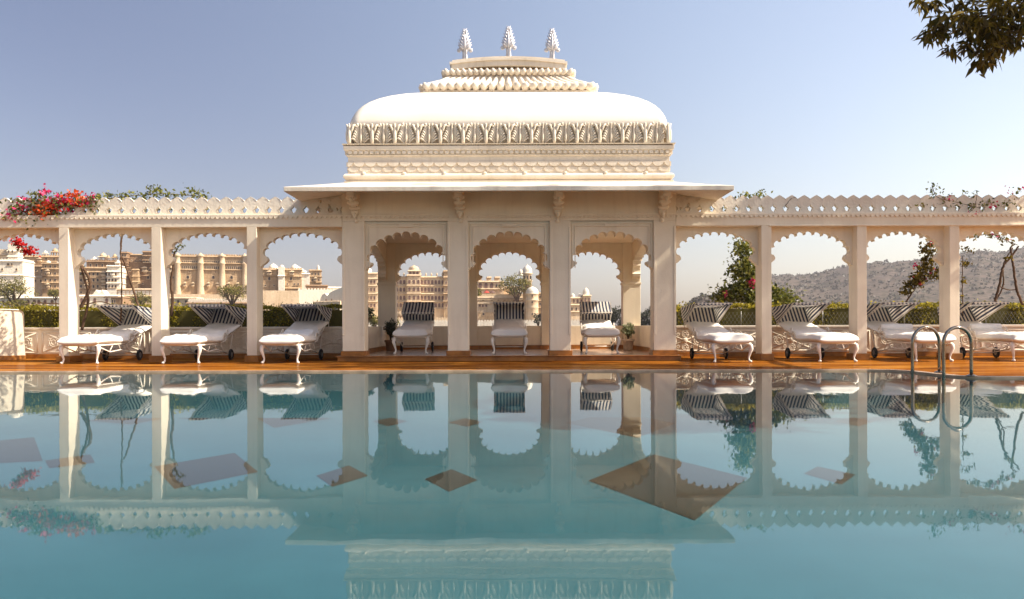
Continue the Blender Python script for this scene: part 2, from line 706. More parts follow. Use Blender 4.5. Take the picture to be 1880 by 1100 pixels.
PZ = -0.64
mb = MB()
tr = tessellate_polygon([[Vector((x, y, 0)) for x, y in pool]])
rings = [[(x, y, -.05) for x, y in pool]]
bas = [(-11, 1.6), (-11, 12.1), (-6, 12.1), (4.6, 12.0), (4.9, 12.0), (5.0, 11.9), (5.1, 11.2), (5.12, 10.8), (5.3, 10.55), (10, 9.6), (10, 1.6)]
for t in (.25, .5, .75, 1.0):
    zz = -.05 + (PZ + .05) * (1 - (1 - t) ** 2.2)
    rings.append([(a[0] + (b[0] - a[0]) * t, a[1] + (b[1] - a[1]) * t, zz + (.0 if t < 1 else .0)) for a, b in zip(pool, bas)])
vs = [p for r in rings for p in r]
mb.add(vs, [(k * n + i, (k + 1) * n + i, (k + 1) * n + (i + 1) % n, k * n + (i + 1) % n) for k in range(4) for i in range(n)], True)
mb.add([(x, y, PZ) for x, y in bas], [tuple(t) for t in tessellate_polygon([[Vector((x, y, 0)) for x, y in bas]])])
mb.m = 1


def fl(px, py):
    d = F * (CZ - PZ) / (py - hor(px))
    return ((px - CX) * d / F, d)


for q in ([(1080, 883), (1200, 835), (1372, 878), (1275, 956)], [(780, 880), (828, 862), (876, 882), (824, 903)],
          [(580, 874), (640, 855), (675, 874), (610, 894)], [(283, 857), (430, 832), (473, 867), (320, 898)],
          [(-30, 812), (62, 803), (78, 847), (-30, 852)], [(1037, 777), (1130, 755), (1240, 778), (1170, 804)],
          [(823, 776), (853, 768), (887, 775), (857, 784)], [(683, 774), (718, 767), (748, 774), (712, 783)],
          [(470, 768), (562, 758), (607, 769), (503, 786)], [(1475, 870), (1500, 857), (1570, 872), (1545, 890)],
          [(82, 846), (165, 835), (174, 850), (90, 860)], [(1530, 774), (1570, 766), (1614, 772), (1576, 783)],
          [(160, 773), (215, 764), (300, 769), (240, 780)], [(320, 768), (345, 763), (392, 766), (370, 772)]):
    pts = [fl(*p) for p in q]
    mb.add([(x, y, PZ + .004) for x, y in pts], [(0, 1, 2, 3)])
tag(mb.build('pool_floor', [POOLF, INLAY]), kind='structure')

mb = MB()
mb.add([(x, y, -.022) for x, y in pool], [tuple(t) if (Vector(pool[t[1]]) - Vector(pool[t[0]])).cross(Vector(pool[t[2]]) - Vector(pool[t[0]])) > 0 else tuple(t)[::-1] for t in tr])
tag(mb.build('pool_water', WATER), kind='structure')

mb = MB()
mb.add([(-5000, -60, -3.5), (5000, -60, -3.5), (5000, 1000, -3.5), (-5000, 1000, -3.5)], [(0, 1, 2, 3)])
tag(mb.build('lake', LAKE), kind='structure')
mb = MB()
mb.box(-5000, 5000, 255, 4200, -5, -2.2)
SHORE = m_plain('dusty_shore_earth', (.30, .24, .17), .95, 0, .05, .3)
tag(mb.build('far_shore', SHORE), kind='structure')


# ------------------------------------------------------------------ architecture helpers
def arch_pts(w, zs, zb, za, n=11, depth=.08, bump=.15, side=.03):
    a, b = w - side - depth, za - zb - depth
    t0, t1 = R(190), R(-10)
    sam = [(a * math.cos(t0 + (t1 - t0) * i / 400), zb + b * math.sin(t0 + (t1 - t0) * i / 400)) for i in range(401)]
    # a slight point at the crown
    sam = [(x, z + .05 * b * max(0, 1 - abs(x) / (a * .5))) for x, z in sam]
    acc = [0]
    for i in range(400):
        acc.append(acc[-1] + math.hypot(sam[i + 1][0] - sam[i][0], sam[i + 1][1] - sam[i][1]))
    cusp = []
    j = 0
    for k in range(n + 1):
        t = acc[-1] * k / n
        while j < 400 and acc[j + 1] < t:
            j += 1
        cusp.append(sam[min(j, 400)])
    h = zb - zs
    pts = [(-w, zs), (-w + .03, zs + .02), (-w + .035, zs + .05), (-w + bump * .6, zs + h * .28), (-w + bump, zs + h * .48), (-w + bump * 1.02, zs + h * .6)]
    for k in range(n):
        p, q = Vector(cusp[k]), Vector(cusp[k + 1])
        m = (p + q) / 2
        u = (q - p) / 2
        nr = Vector((-u.y, u.x)).normalized()
        for i in range(0, 9):
            f = math.pi * i / 8
            wd = 1.0 if i in (0, 8) else 1.04
            r = m - u * math.cos(f) * wd + nr * depth * math.sin(f) ** .75
            pts.append((r.x, r.y))
    pts += [(-x, z) for x, z in pts[:6]][::-1]
    return pts


def arch_poly(cx, w, zt, A, jamb=0.0):
    """panel above the opening: outer rectangle minus the cusped arch"""
    p = [(cx + x, z) for x, z in A]
    zs = A[0][1]
    return [(cx - w - jamb, zs), (cx - w - jamb, zt), (cx + w + jamb, zt), (cx + w + jamb, zs)] + (p[::-1] if jamb else p[::-1][1:-1])


def merlon_row(mb, x0, n, p, zb, y0, y1):
    half = [(p / 2, .268), (p / 2 - .006, .296), (p / 2 - .022, .319), (p / 2 - .050, .336), (.03, .363), (0, .378)]
    hole = [(p / 2, .045), (p / 2 - .030, .058), (p / 2 - .047, .085), (p / 2 - .049, .106), (p / 2 - .067, .119), (p / 2 - .036, .139), (p / 2 - .014, .166), (p / 2, .197)]
    for i in range(n):
        cx = x0 + p * (i + .5)
        rt = [(p / 2, 0)] + hole + half                       # right side going up to the peak
        lt = [(-x, z) for x, z in rt[::-1]][1:]
        poly = [(cx + x, zb + z) for x, z in rt + lt]
        m = len(rt)
        L = len(poly)
        # the joints between neighbours carry no faces
        skip = {0, len(hole), L - 2, L - 2 - len(hole), L - 1}
        mb.prism(poly, y0, y1, 'y', skip)


def scallop_row(mb, x0, x1, z, y, r=.042, pitch=.098):
    n = int((x1 - x0) / pitch)
    for i in range(n):
        cx = x0 + (i + .5) * (x1 - x0) / n
        mb.prism([(cx - r, z)] + [(cx + r * math.cos(t), z + r * 1.05 * math.sin(t)) for t in [R(180 + 30 * k) for k in range(1, 6)]] + [(cx + r, z)], y - .02, y, 'y')


COLS = [(5.15, 5.355), (7.10, 7.30), (8.99, 9.19), (10.90, 11.10), (12.8, 13.0)]


def wing(sg, label):
    root = thing('arcade_wing', label, 'arcade', (sg * 8.2, D0, 0), 0, 'open arcades beside the pavilion')

    def X(a, b):
        return (a, b) if sg > 0 else (-b, -a)
    prev = 3.405
    for (a, b) in COLS:
        x0, x1 = X(a, b)
        m = MB()
        m.box(x0, x1, D0, D0 + .42, .13, 2.75)
        c = m.build('column', WHITE, root, .008)
        m = MB()
        m.box(x0 - .04, x1 + .04, D0 - .04, D0 + .46, 0, .13)
        m.build('plinth', ORANGE, c, .008)
        p0, p1 = X(prev, a)
        w = (p1 - p0) / 2
        A = arch_pts(w, 1.94, 2.23, 2.655)
        m = MB()
        m.prism(arch_poly((p0 + p1) / 2, w, 2.75, A), D0 + .23, D0 + .39)
        m.build('cusped_arch', WHITE, root)
        prev = b
    x0, x1 = X(3.41, 13.0)
    m = MB()
    m.box(x0, x1, D0, D0 + .42, 2.75, 2.965)
    m.box(x0, x1, D0 - .02, D0 + .44, 2.965, 3.0)
    if sg > 0:
        m.box(5.3, x1, D0 - .03, D0 - .001, 2.735, 2.765)
    scallop_row(m, x0, x1, 2.962, D0 - .001)
    m.build('beam', WHITE, root, .006)
    m = MB()
    nn = int(9.59 / .25)
    merlon_row(m, x0, nn, 9.59 / nn, 3.003, D0 + .10, D0 + .175)
    m.build('pierced_parapet', SCREEN, root, .006)
    return root


wing(-1, 'white arcade of cusped arches left of the domed pavilion, red flowers on its parapet')
wing(1, 'white arcade of cusped arches right of the domed pavilion, behind the steel ladder')

# ------------------------------------------------------------------ the pavilion
pav = thing('pavilion', 'white domed pavilion with three cusped arches in front of the pool', 'pavilion', (0, D0, 0))
PX = [(-3.405, -2.95), (-1.256, -.833), (.833, 1.256), (2.95, 3.405)]
ZR = D0 + 4.51                                           # front plane of the rear arcade
FZ = .112
m = MB()
m.box(-3.48, 3.48, D0 - .12, ZR + .5, .002, FZ - .014)
m.build('step', ORANGE, pav, .006)
m = MB()
m.box(-3.52, 3.52, D0 - .15, ZR + .5, FZ - .014, FZ)
m.build('floor', CHEV, pav)
m = MB()
m.box(-3.52, 3.52, D0 - .16, D0 + .0, FZ - .012, FZ + .003)
m.build('step_edge', ORANGE, pav, .004)

for yy, th in ((D0 + .0, .42), (ZR, .36)):
    for (a, b) in PX:
        m = MB()
        m.box(a, b, yy, yy + th, FZ + .1, 2.86)
        if yy < 18:
            for q0, q1 in ((a + .0, a + .045), (b - .045, b)):
                m.box(q0, q1, yy - .015, yy - .001, FZ + .42, 2.74)
        else:
            m.box(a - .02, b + .02, yy - .02, yy + th + .02, 1.78, 1.84)
        pr = m.build('pier', WHITE, pav, .008)
        m = MB()
        m.box(a - .03, b + .03, yy - .03, yy + th + .03, FZ, FZ + .1)
        m.build('plinth', ORANGE, pr, .006)
    for i in range(3):
        p0, p1 = PX[i][1], PX[i + 1][0]
        w = (p1 - p0) / 2
        A = arch_pts(w, 1.87, 2.10, 2.645, 11, .10, .13, .025)
        m = MB()
        m.prism(arch_poly((p0 + p1) / 2, w, 2.86, A), yy + .05, yy + .33)
        ar = m.build('cusped_arch', WHITE, pav)
        if yy < 18:
            m = MB()
            cx = (p0 + p1) / 2
            for o in (0, .055):
                x0, x1, zt = p0 + .03 + o, p1 - .03 - o, 2.80 - o
                m.box(x0, x1, yy + .03, yy + .049, zt, zt + .022)
                m.box(x0, x0 + .018, yy + .03, yy + .049, 1.9, zt)
                m.box(x1 - .018, x1, yy + .03, yy + .049, 1.9, zt)
            m.box(cx - .15, cx + .15, yy + .01, yy + .028, 2.74, 2.80)
            m.build('arch_frame', WHITE, ar, .004)
# side arches and the low walls between the piers
for sg in (-1, 1):
    w = (ZR - D0 - .42) / 2
    A = arch_pts(w, 1.87, 2.12, 2.645, 17, .10, .14, .025)
    m = MB()
    xa, xb = (-3.38, -3.18) if sg < 0 else (3.18, 3.38)
    m.prism(arch_poly((D0 + .42 + ZR) / 2, w, 2.86, A), xa, xb, 'x')
    m.build('cusped_arch', WHITE, pav)
    m = MB()
    m.box(xa, xb, D0 + .42, ZR, FZ + .1, .715)
    lw = m.build('low_wall', WHITE, pav, .01)
    m = MB()
    m.box(xa - .02, xb + .02, D0 + .45, ZR - .03, FZ, FZ + .1)
    m.build('skirting', ORANGE, lw)
for i in range(3):
    m = MB()
    m.box(PX[i][1], PX[i + 1][0], ZR + .06, ZR + .28, FZ + .1, .715)
    lw = m.build('low_wall', WHITE, pav, .01)
    m = MB()
    m.box(PX[i][1] + .03, PX[i + 1][0] - .03, ZR + .035, ZR + .3, FZ, FZ + .1)
    m.build('skirting', ORANGE, lw)
m = MB()
m.box(-3.405, 3.405, D0 + .33, ZR + .05, 2.862, 2.98)
m.build('ceiling', WHITE, pav)
m = MB()                                                # entablature under the eave
m.ring_sweep([(0, 2.861), (0, 2.965), (.022, 2.967), (.022, 3.0), (0, 3.002), (0, 3.6)], (-3.405, 3.405, D0, ZR + .36))
scallop_row(m, -3.4, 3.4, 2.962, D0 - .001)
for a, b in PX:
    cx = (a + b) / 2 + (.06 if b < 0 else -.06)
    m.lathe([(.045, 0), (.05, .012), (.03, .03), (.012, .04)], (0, 0, 0), 10)
    nv = 40
    for k in range(len(m.v) - nv, len(m.v)):
        x, y, z = m.v[k]
        m.v[k] = (cx + x, D0 - z, 2.865 + y)
m.build('frieze', WHITE, pav, .004)
m = MB()                                                # broad sloping stone eave
m.ring_sweep([(-.35, 3.54), (.02, 3.46), (1.13, 3.285), (1.15, 3.29), (1.15, 3.375), (.6, 3.51), (.05, 3.655), (-.3, 3.70)],
             (-3.135, 3.135, D0 + .02, ZR + .34))
m.build('eave', WHITE2, pav, .008)
# brackets
BR = [(0, 2.97), (.05, 2.95), (.10, 2.99), (.115, 3.05), (.09, 3.10), (.14, 3.13), (.22, 3.12), (.28, 3.16), (.29, 3.22), (.36, 3.235), (.46, 3.23),
      (.54, 3.26), (.60, 3.31), (.62, 3.36), (.35, 3.405), (0, 3.455)]


def bracket(cx, cy, dx, dy, w=.075):
    m = MB()
    for sc, ww in ((1, w * .72), (.93, w)):
        poly = [(o * sc, 3.46 - (3.46 - z) * sc) for o, z in BR]
        if dy:
            m.prism([(cy + dy * o, z) for o, z in poly], cx - ww, cx + ww, 'x')
        else:
            m.prism([(cx + dx * o, z) for o, z in poly], cy - ww, cy + ww, 'y')
    # hanging bud and a cheek leaf each side
    m.lathe([(.0, -.10), (.03, -.06), (.045, -.02), (.03, .02)], (cx + dx * .10, cy + dy * .10, 3.0), 8)
    m.lathe([(.0, -.08), (.028, -.04), (.04, 0), (.03, .03)], (cx + dx * .52, cy + dy * .52, 3.235), 8)
    for k in range(3):
        m.ball((cx + dx * (.12 + .17 * k), cy + dy * (.12 + .17 * k), 3.12 + .08 * k), (.05 + w * abs(dy), .05 + w * abs(dx), .06), 8)
    m.build('bracket', WHITE, pav, .004)


for a, b in PX:
    bracket((a + b) / 2 + (.05 if b < 0 else -.05), D0, 0, -1)
for sg in (-1, 1):
    for yy in (D0 + .2, D0 + 2.3, ZR + .15):
        bracket(sg * 3.405, yy, sg, 0)

# drum: mouldings, scale band, cornice, acanthus band, dome
RC = (-3.30, 3.30, D0 + .10, ZR + .26)
m = MB()
m.ring_sweep([(0, 3.55), (.0, 3.66), (.07, 3.67), (.075, 3.69), (.02, 3.70), (.05, 3.72), (.085, 3.76), (.085, 3.80), (.05, 3.84), (.0, 3.85), (.0, 4.20),
              (.035, 4.21), (.035, 4.235), (.01, 4.24), (.02, 4.30), (.075, 4.32), (.085, 4.38), (.085, 4.40), (.03, 4.42), (-.10, 4.425), (-.10, 4.85)], RC)
drum = m.build('drum', WHITE2, pav, .006)
m = MB()
for side in range(4):
    L0, L1 = (RC[0], RC[1]) if side in (0, 2) else (RC[2], RC[3])
    nn = int((L1 - L0) / .235)
    p = (L1 - L0) / nn
    for row in range(2):
        for i in range(nn + (0 if row else 1)):
            u = L0 + p * (i + (.5 if row else 0))
            zc = 4.085 - row * .115
            r = p * .49
            arc = [(u + r * math.cos(t), zc + r * math.sin(t) * .82) for t in [R(180 + 20 * k) for k in range(10)]]
            tip = [(max(L0, min(L1, q)), z) for q, z in arc]
            o1 = .016 + .014 * (1 - row)
            o0 = .0015
            if side == 0:
                m.prism(tip, RC[2] - o1, RC[2] - o0, 'y')
            elif side == 2:
                m.prism(tip, RC[3] + o0, RC[3] + o1, 'y')
            elif side == 1:
                m.prism(tip, RC[1] + o0, RC[1] + o1, 'x')
            else:
                m.prism(tip, RC[0] - o1, RC[0] - o0, 'x')
    # small dentils under the cornice
    nd = int((L1 - L0) / .11)
    for i in range(nd):
        u = L0 + (L1 - L0) * (i + .5) / nd
        w = .036
        if side == 0:
            m.box(u - w, u + w, RC[2] - .066, RC[2] - .012, 4.245, 4.305)
        elif side == 2:
            m.box(u - w, u + w, RC[3] + .012, RC[3] + .066, 4.245, 4.305)
        elif side == 1:
            m.box(RC[1] + .012, RC[1] + .066, u - w, u + w, 4.245, 4.305)
        else:
            m.box(RC[0] - .066, RC[0] - .012, u - w, u + w, 4.245, 4.305)
    nk = max(2, int((L1 - L0) / .74))
    for i in range(nk):
        u = L0 + (L1 - L0) * (i + .4) / nk
        c = {0: (u, RC[2] - .05, 3.845), 2: (u, RC[3] + .05, 3.845), 1: (RC[1] + .05, u, 3.845), 3: (RC[0] - .05, u, 3.845)}[side]
        m.ball(c, (.045, .045, .03), 8)
m.build('scale_band', WHITE2, drum, .004)

m = MB()                                                # acanthus band: curling fronds either side of a rib


def place(side, u, o, z):
    o -= .065
    return {0: (u, RC[2] - o, z), 2: (u, RC[3] + o, z), 1: (RC[1] + o, u, z), 3: (RC[0] - o, u, z)}[side]


for side in range(4):
    L0, L1 = (RC[0] + .03, RC[1] - .03) if side in (0, 2) else (RC[2] + .03, RC[3] - .03)
    nn = int(round((L1 - L0) / .465))
    p = (L1 - L0) / nn
    for i in range(nn):
        c = L0 + p * (i + .5)
        m.tube([place(side, c, .04, 4.43), place(side, c, .07, 4.6), place(side, c, .055, 4.76), place(side, c, .085, 4.85), place(side, c, .105, 4.87)],
               [.016, .026, .024, .02, .012], 6)
        jit = random.uniform(-.01, .01)
        for s in (-1, 1):
            for k in range(7):
                z0 = 4.44 + .022 * k
                h = .16 + .034 * k + jit
                rx = p * (.37 - .037 * k)
                pts = []
                for j in range(7):
                    t = j / 6
                    pts.append(place(side, c + s * (.008 + rx * math.sin(t * 1.75)), -.005 + .075 * math.sin(t * 2.3), z0 + h * math.sin(t * 2.0) * (1 - .18 * t)))
                m.tube(pts, [.008, .013, .017, .020, .020, .017, .008], 5)
        e = L0 + p * i
        ends = [e] + ([L1] if i == nn - 1 else [])
        for e in ends:
            m.tube([place(side, e, .03, 4.43), place(side, e, .075, 4.55), place(side, e, .085, 4.68), place(side, e, .065, 4.80), place(side, e, .10, 4.87)],
                   [.030, .042, .036, .030, .016], 6)
            for s in (-1, 1):
                if L0 - .01 < e + s * .1 < L1 + .01:
                    m.tube([place(side, e + s * .02, .03, 4.62), place(side, e + s * .05, .075, 4.74), place(side, e + s * .085, .095, 4.83), place(side, e + s * .115, .085, 4.845), place(side, e + s * .125, .07, 4.81)],
                           [.018, .028, .03, .024, .012], 5)
# a flat lip for the leaves to stand on
m.ring_sweep([(.0, 4.426), (.10, 4.428), (.11, 4.445), (.02, 4.46)], RC)
m.build('acanthus_band', WHITE2, pav)
m = MB()
prof = [(-.02, 4.83), (.0, 4.875), (-.012, 4.95), (-.04, 5.04), (-.08, 5.13), (-.135, 5.225), (-.215, 5.325), (-.325, 5.43), (-.48, 5.54), (-.68, 5.65), (-.93, 5.76), (-1.22, 5.86), (-1.5, 5.942), (-1.8, 6.01), (-2.15, 6.045)]
m.ring_sweep([(-.12, 4.80)] + prof, RC, True, .22, 8, close_top=True)
m.build('dome', DOMEW, pav)

# crown: lotus petals in two tiers under a bowed slab
CYC = (RC[2] + RC[3]) / 2
m = MB()
m.frustum(-1.85, 1.85, CYC - .62, CYC + .62, 5.93, -1.28, 1.28, CYC - .36, CYC + .36, 6.6)
m.box(-1.93, 1.93, CYC - .68, CYC + .68, 5.90, 6.035)
crown = m.build('crown', WHITE2, pav)
m = MB()


def petals(m, n, top, bot, z1, z0, rr, side):
    """rows of down-curving petals from the slab to the lip with an upturned tip"""
    for i in range(n):
        t = (i + .5) / n * 2 - 1
        if side in (0, 2):
            s = -1 if side == 0 else 1
            a = Vector((t * top[0], CYC + s * top[1], z1))
            b = Vector((t * bot[0], CYC + s * bot[1], z0))
        else:
            s = 1 if side == 1 else -1
            a = Vector((s * top[0], CYC + t * top[1], z1))
            b = Vector((s * bot[0], CYC + t * bot[1], z0))
        d = (b - a)
        dh = Vector((d.x, d.y, 0)).normalized()
        mid = a + d * .5 + Vector((0, 0, -.03))
        m.tube([a, mid, a + d * .85 + Vector((0, 0, -.01)), b + dh * .02, b + dh * .07 + Vector((0, 0, .05)), b + dh * .075 + Vector((0, 0, .10))],
               [rr * .55, rr * .7, rr, rr * 1.1, rr * .85, rr * .3], 7)


petals(m, 21, (1.25, .34), (1.92, .68), 6.5, 6.10, .088, 0)
petals(m, 21, (1.25, .34), (1.92, .68), 6.5, 6.10, .088, 2)
petals(m, 8, (1.25, .34), (1.92, .64), 6.5, 6.10, .085, 1)
petals(m, 8, (1.25, .34), (1.92, .64), 6.5, 6.10, .085, 3)
petals(m, 22, (1.24, .31), (1.44, .43), 6.62, 6.49, .062, 0)
petals(m, 22, (1.24, .31), (1.44, .43), 6.62, 6.49, .062, 2)
petals(m, 6, (1.24, .27), (1.44, .41), 6.62, 6.49, .062, 1)
petals(m, 6, (1.24, .27), (1.44, .41), 6.62, 6.49, .062, 3)
m.build('lotus_petals', WHITE2, crown)
m = MB()
for k, (o, z0, z1) in enumerate(((.0, 6.58, 6.70), (.035, 6.702, 6.755), (-.02, 6.757, 6.80))):
    def bow(x):
        return .10 * (1 - (x / 1.36) ** 2)
    N = 16
    xs = [(-1.31 - o) + (2.62 + 2 * o) * i / N for i in range(N + 1)]
    poly = [(x, z0 + bow(x)) for x in xs] + [(x, z1 + bow(x)) for x in xs[::-1]]
    m.prism(poly, CYC - .40 - o, CYC + .40 + o, 'y')
m.build('crown_slab', WHITE2, crown, .01)


def finial(x):
    m = MB()
    zb = 6.80 + .10 * (1 - (x / 1.36) ** 2) - .005
    leaf = [(.138, .405), (.130, .46), (.112, .53), (.088, .61), (.064, .68), (.042, .735), (.024, .785), (.008, .835)]
    m.lathe([(.085, 0), (.078, .05), (.066, .14), (.056, .22), (.058, .28), (.085, .325), (.125, .36)] + leaf, (x, CYC, zb), 16, 1, .40, True)
    for s in (-1, 1):
        m.torus((x + s * .135, CYC, zb + .325), .034, .020, 'y', 12, 6)
        m.ball((x + s * .135, CYC, zb + .325), (.022, .04, .022), 8)
        for f in (-1, 1):
            for k in range(7):                          # feathered edge of the spade-shaped leaf
                r0, z0 = leaf[k]
                m.tube([(x + s * r0 * .25, CYC + f * r0 * .36, zb + z0 - .07), (x + s * r0 * .72, CYC + f * (r0 * .28 + .008), zb + z0 - .012), (x + s * (r0 + .024), CYC + f * .006, zb + z0 + .052)],
                       [.012, .018, .006], 5)
            for q in (-.022, .022):
                m.tube([(x + q, CYC + f * .034, zb + .03), (x + q, CYC + f * .026, zb + .24), (x + q * 2.4, CYC + f * .045, zb + .37)], [.010, .010, .005], 5)
    for f in (-1, 1):
        m.tube([(x, CYC + f * .03, zb + .30), (x, CYC + f * .060, zb + .44), (x, CYC + f * .036, zb + .62), (x, CYC, zb + .82)], [.012, .022, .016, .006], 6)
    m.build('finial', SILVER, pav)


for x in (-1.02, 0.0, 1.02):
    finial(x)

# ------------------------------------------------------------------ low walls behind the loungers, carved with medallions
WY = 18.72


def low_wall(sg, label):
    root = thing('low_wall', label, 'wall', (sg * 8.2, WY, 0))

    def X(a, b):
        return (a, b) if sg > 0 else (-b, -a)
    x0, x1 = X(3.41, 13.2)
    m = MB()
    m.box(x0, x1, WY, WY + .2, .1, .66)
    m.box(x0, x1, WY - .03, WY + .23, .66, .712)
    m.build('wall', WHITE2, root, .008)
    m = MB()
    m.box(x0, x1, WY - .03, WY - .002, .002, .105)
    m.build('skirting', ORANGE, root, .004)
    m = MB()
    n = 8
    L = x1 - x0
    for i in range(n):
        a, b = x0 + L * i / n + .06, x0 + L * (i + 1) / n - .06
        c = (a + b) / 2
        z0, z1, y = .14, .60, WY - .004
        for p, q in (((a, z0), (b, z0)), ((a, z1), (b, z1)), ((a, z0), (a, z1)), ((b, z0), (b, z1)), ((a, z0), (b, z1)), ((a, z1), (b, z0))):
            m.tube([(p[0], y, p[1]), (q[0], y, q[1])], .014, 6)
        m.ball((c, y, .37), (.07, .03, .07), 10)
        for dx, dz in ((-.30, 0), (.30, 0), (0, .15), (0, -.15)):
            m.torus((c + dx, y, .37 + dz), .07 if dx == 0 else .10, .014, 'y', 14, 5)
            m.torus((c + dx, y, .37 + dz), .035 if dx == 0 else .055, .012, 'y', 12, 5)
        for k in range(8):
            t = k * math.pi / 4 + .39
            m.torus((c + .42 * math.cos(t), y, .37 + .15 * math.sin(t)), .03, .011, 'y', 10, 5)
    m.build('carved_relief', WHITE2, root)
    return root


low_wall(-1, 'low carved white wall under the hedge behind the three left loungers')
low_wall(1, 'low carved white wall under the hedge behind the four right loungers')

# the rounded white wall end at the far left
blk = thing('wall_end', 'sunlit white masonry block with rounded top at the far left edge', 'wall', (P(3, 600, 17.95).x, 17.95, 0), R(38))
m = MB()
prof = [(-.75, .1), (.40, .1), (.40, 1.0), (.385, 1.06), (.34, 1.095), (-.75, 1.11)]
m.prism(prof, -.18, .3, 'y')
m.build('body', WHITE, blk, .03, local=True)
m = MB()
m.box(-.75, .43, -.21, .33, .002, .1)
m.build('plinth', ORANGE, blk, .006, local=True)


# ------------------------------------------------------------------ pool ladder: two steel rails
lad = thing('pool_ladder', 'polished steel pool ladder of two arched rails at the right pool corner', 'ladder', (6.2, 11.7, 0))
for (xa, ya, xb, yb) in ((5.97, 12.1, 6.42, 12.2), (5.98, 11.25, 6.40, 11.32)):
    m = MB()
    r = math.hypot(xb - xa, yb - ya) / 2
    c = Vector(((xa + xb) / 2, (ya + yb) / 2, .68 - r))
    u = Vector((xb - xa, yb - ya, 0)).normalized()
    pts = [Vector((xa, ya, -.55)), Vector((xa, ya, 0.1)), Vector((xa, ya, c.z - .02))]
    pts += [c - u * r * math.cos(t) + Vector((0, 0, r * math.sin(t))) for t in [math.pi * k / 20 for k in range(21)]]
    pts += [Vector((xb, yb, c.z - .02)), Vector((xb, yb, .1)), Vector((xb, yb, .005))]
    m.tube(pts, .024, 12)
    rail = m.build('handrail', STEEL, lad)
    m = MB()
    m.lathe([(.075, .003), (.075, .010), (.06, .018), (.034, .03)], (xb, yb, 0), 16)
    m.build('floor_flange', STEEL, rail)
for z in (-.2, -.42):
    m = MB()
    m.tube([(5.97, 12.1, z), (5.98, 11.25, z)], .03, 8)
    m.build('tread', STEEL, lad)


# ------------------------------------------------------------------ sun loungers
def pad(mb, path, width, thick, nv=18, seed=0, pinch=.0, edge=5.0):
    """a stuffed cushion along a path in the (y, z) plane; path is a list of centre points"""
    rng = np.random.default_rng(seed)
    pts = [Vector((0, y, z)) for y, z in path]
    nu = len(pts)
    ph = rng.uniform(0, 6, 8)
    top, bot = [], []
    for i, p in enumerate(pts):
        t = (pts[min(i + 1, nu - 1)] - pts[max(i - 1, 0)]).normalized()
        nrm = Vector((0, -t.z, t.y))
        u = 2 * i / (nu - 1) - 1
        fu = max(0.0, 1 - abs(u) ** 10) ** .5
        rt, rb = [], []
        for j in range(nv + 1):
            v = 2 * j / nv - 1
            v = math.copysign(1 - (1 - abs(v)) ** 1.6, v)
            fv = max(0.0, 1 - abs(v) ** edge) ** .5
            wr = .010 * math.sin(9 * u + ph[0] + 3 * v) + .008 * math.sin(14 * v + ph[1] + 5 * u) + .006 * math.sin(23 * u + ph[2]) * math.cos(7 * v + ph[3])
            wd = width * (1 + .02 * math.sin(6 * u + ph[4]))
            h = thick / 2 * fu * fv
            c = p + Vector((v * wd / 2 * (1 - .05 * (1 - fu)), 0, 0))
            rt.append(c + nrm * (h + wr * fu * fv))
            rb.append(c - nrm * h * .8)
        top.append(rt)
        bot.append(rb)
    w = nv + 1
    vs = [p for r in top for p in r] + [p for r in bot for p in r]
    fs = []
    o = nu * w
    for i in range(nu - 1):
        for j in range(nv):
            a = i * w + j
            fs.append((a, a + 1, a + w + 1, a + w))
            fs.append((o + a, o + a + w, o + a + w + 1, o + a + 1))
    for i in range(nu - 1):
        for j in (0, nv):
            a = i * w + j
            fs.append((a, a + w, o + a + w, o + a))
    for j in range(nv):
        for i in (0, nu - 1):
            a = i * w + j
            fs.append((a, a + 1, o + a + 1, o + a))
    return mb.add(vs, fs, True)


def polyl(pts, n):
    """resample a polyline smoothly"""
    P2 = [Vector((a, b)) for a, b in pts]
    out = []
    for i in range(n):
        t = i / (n - 1) * (len(P2) - 1)
        k = min(int(t), len(P2) - 2)
        f = t - k
        p0, p1, p2, p3 = P2[max(k - 1, 0)], P2[k], P2[k + 1], P2[min(k + 2, len(P2) - 1)]
        q = .5 * ((2 * p1) + (p2 - p0) * f + (2 * p0 - 5 * p1 + 4 * p2 - p3) * f * f + (3 * p1 - p0 - 3 * p2 + p3) * f ** 3)
        out.append((q.x, q.y))
    return out


def scallops(m, p, q, n, drop):
    """a scalloped strip hanging between two points"""
    p, q = Vector(p), Vector(q)
    dz = Vector((0, 0, -1))
    for i in range(n):
        a = p.lerp(q, i / n)
        b = p.lerp(q, (i + 1) / n)
        c = (a + b) / 2
        pts = [a, a + dz * drop * .55, a.lerp(c, .5) + dz * drop * .9, c + dz * drop, b.lerp(c, .5) + dz * drop * .9, b + dz * drop * .55, b]
        m.add(pts, [tuple(range(7))])


def solid(o, t):
    s = o.modifiers.new('solidify', 'SOLIDIFY')
    s.thickness = t
    s.offset = 0
    return o


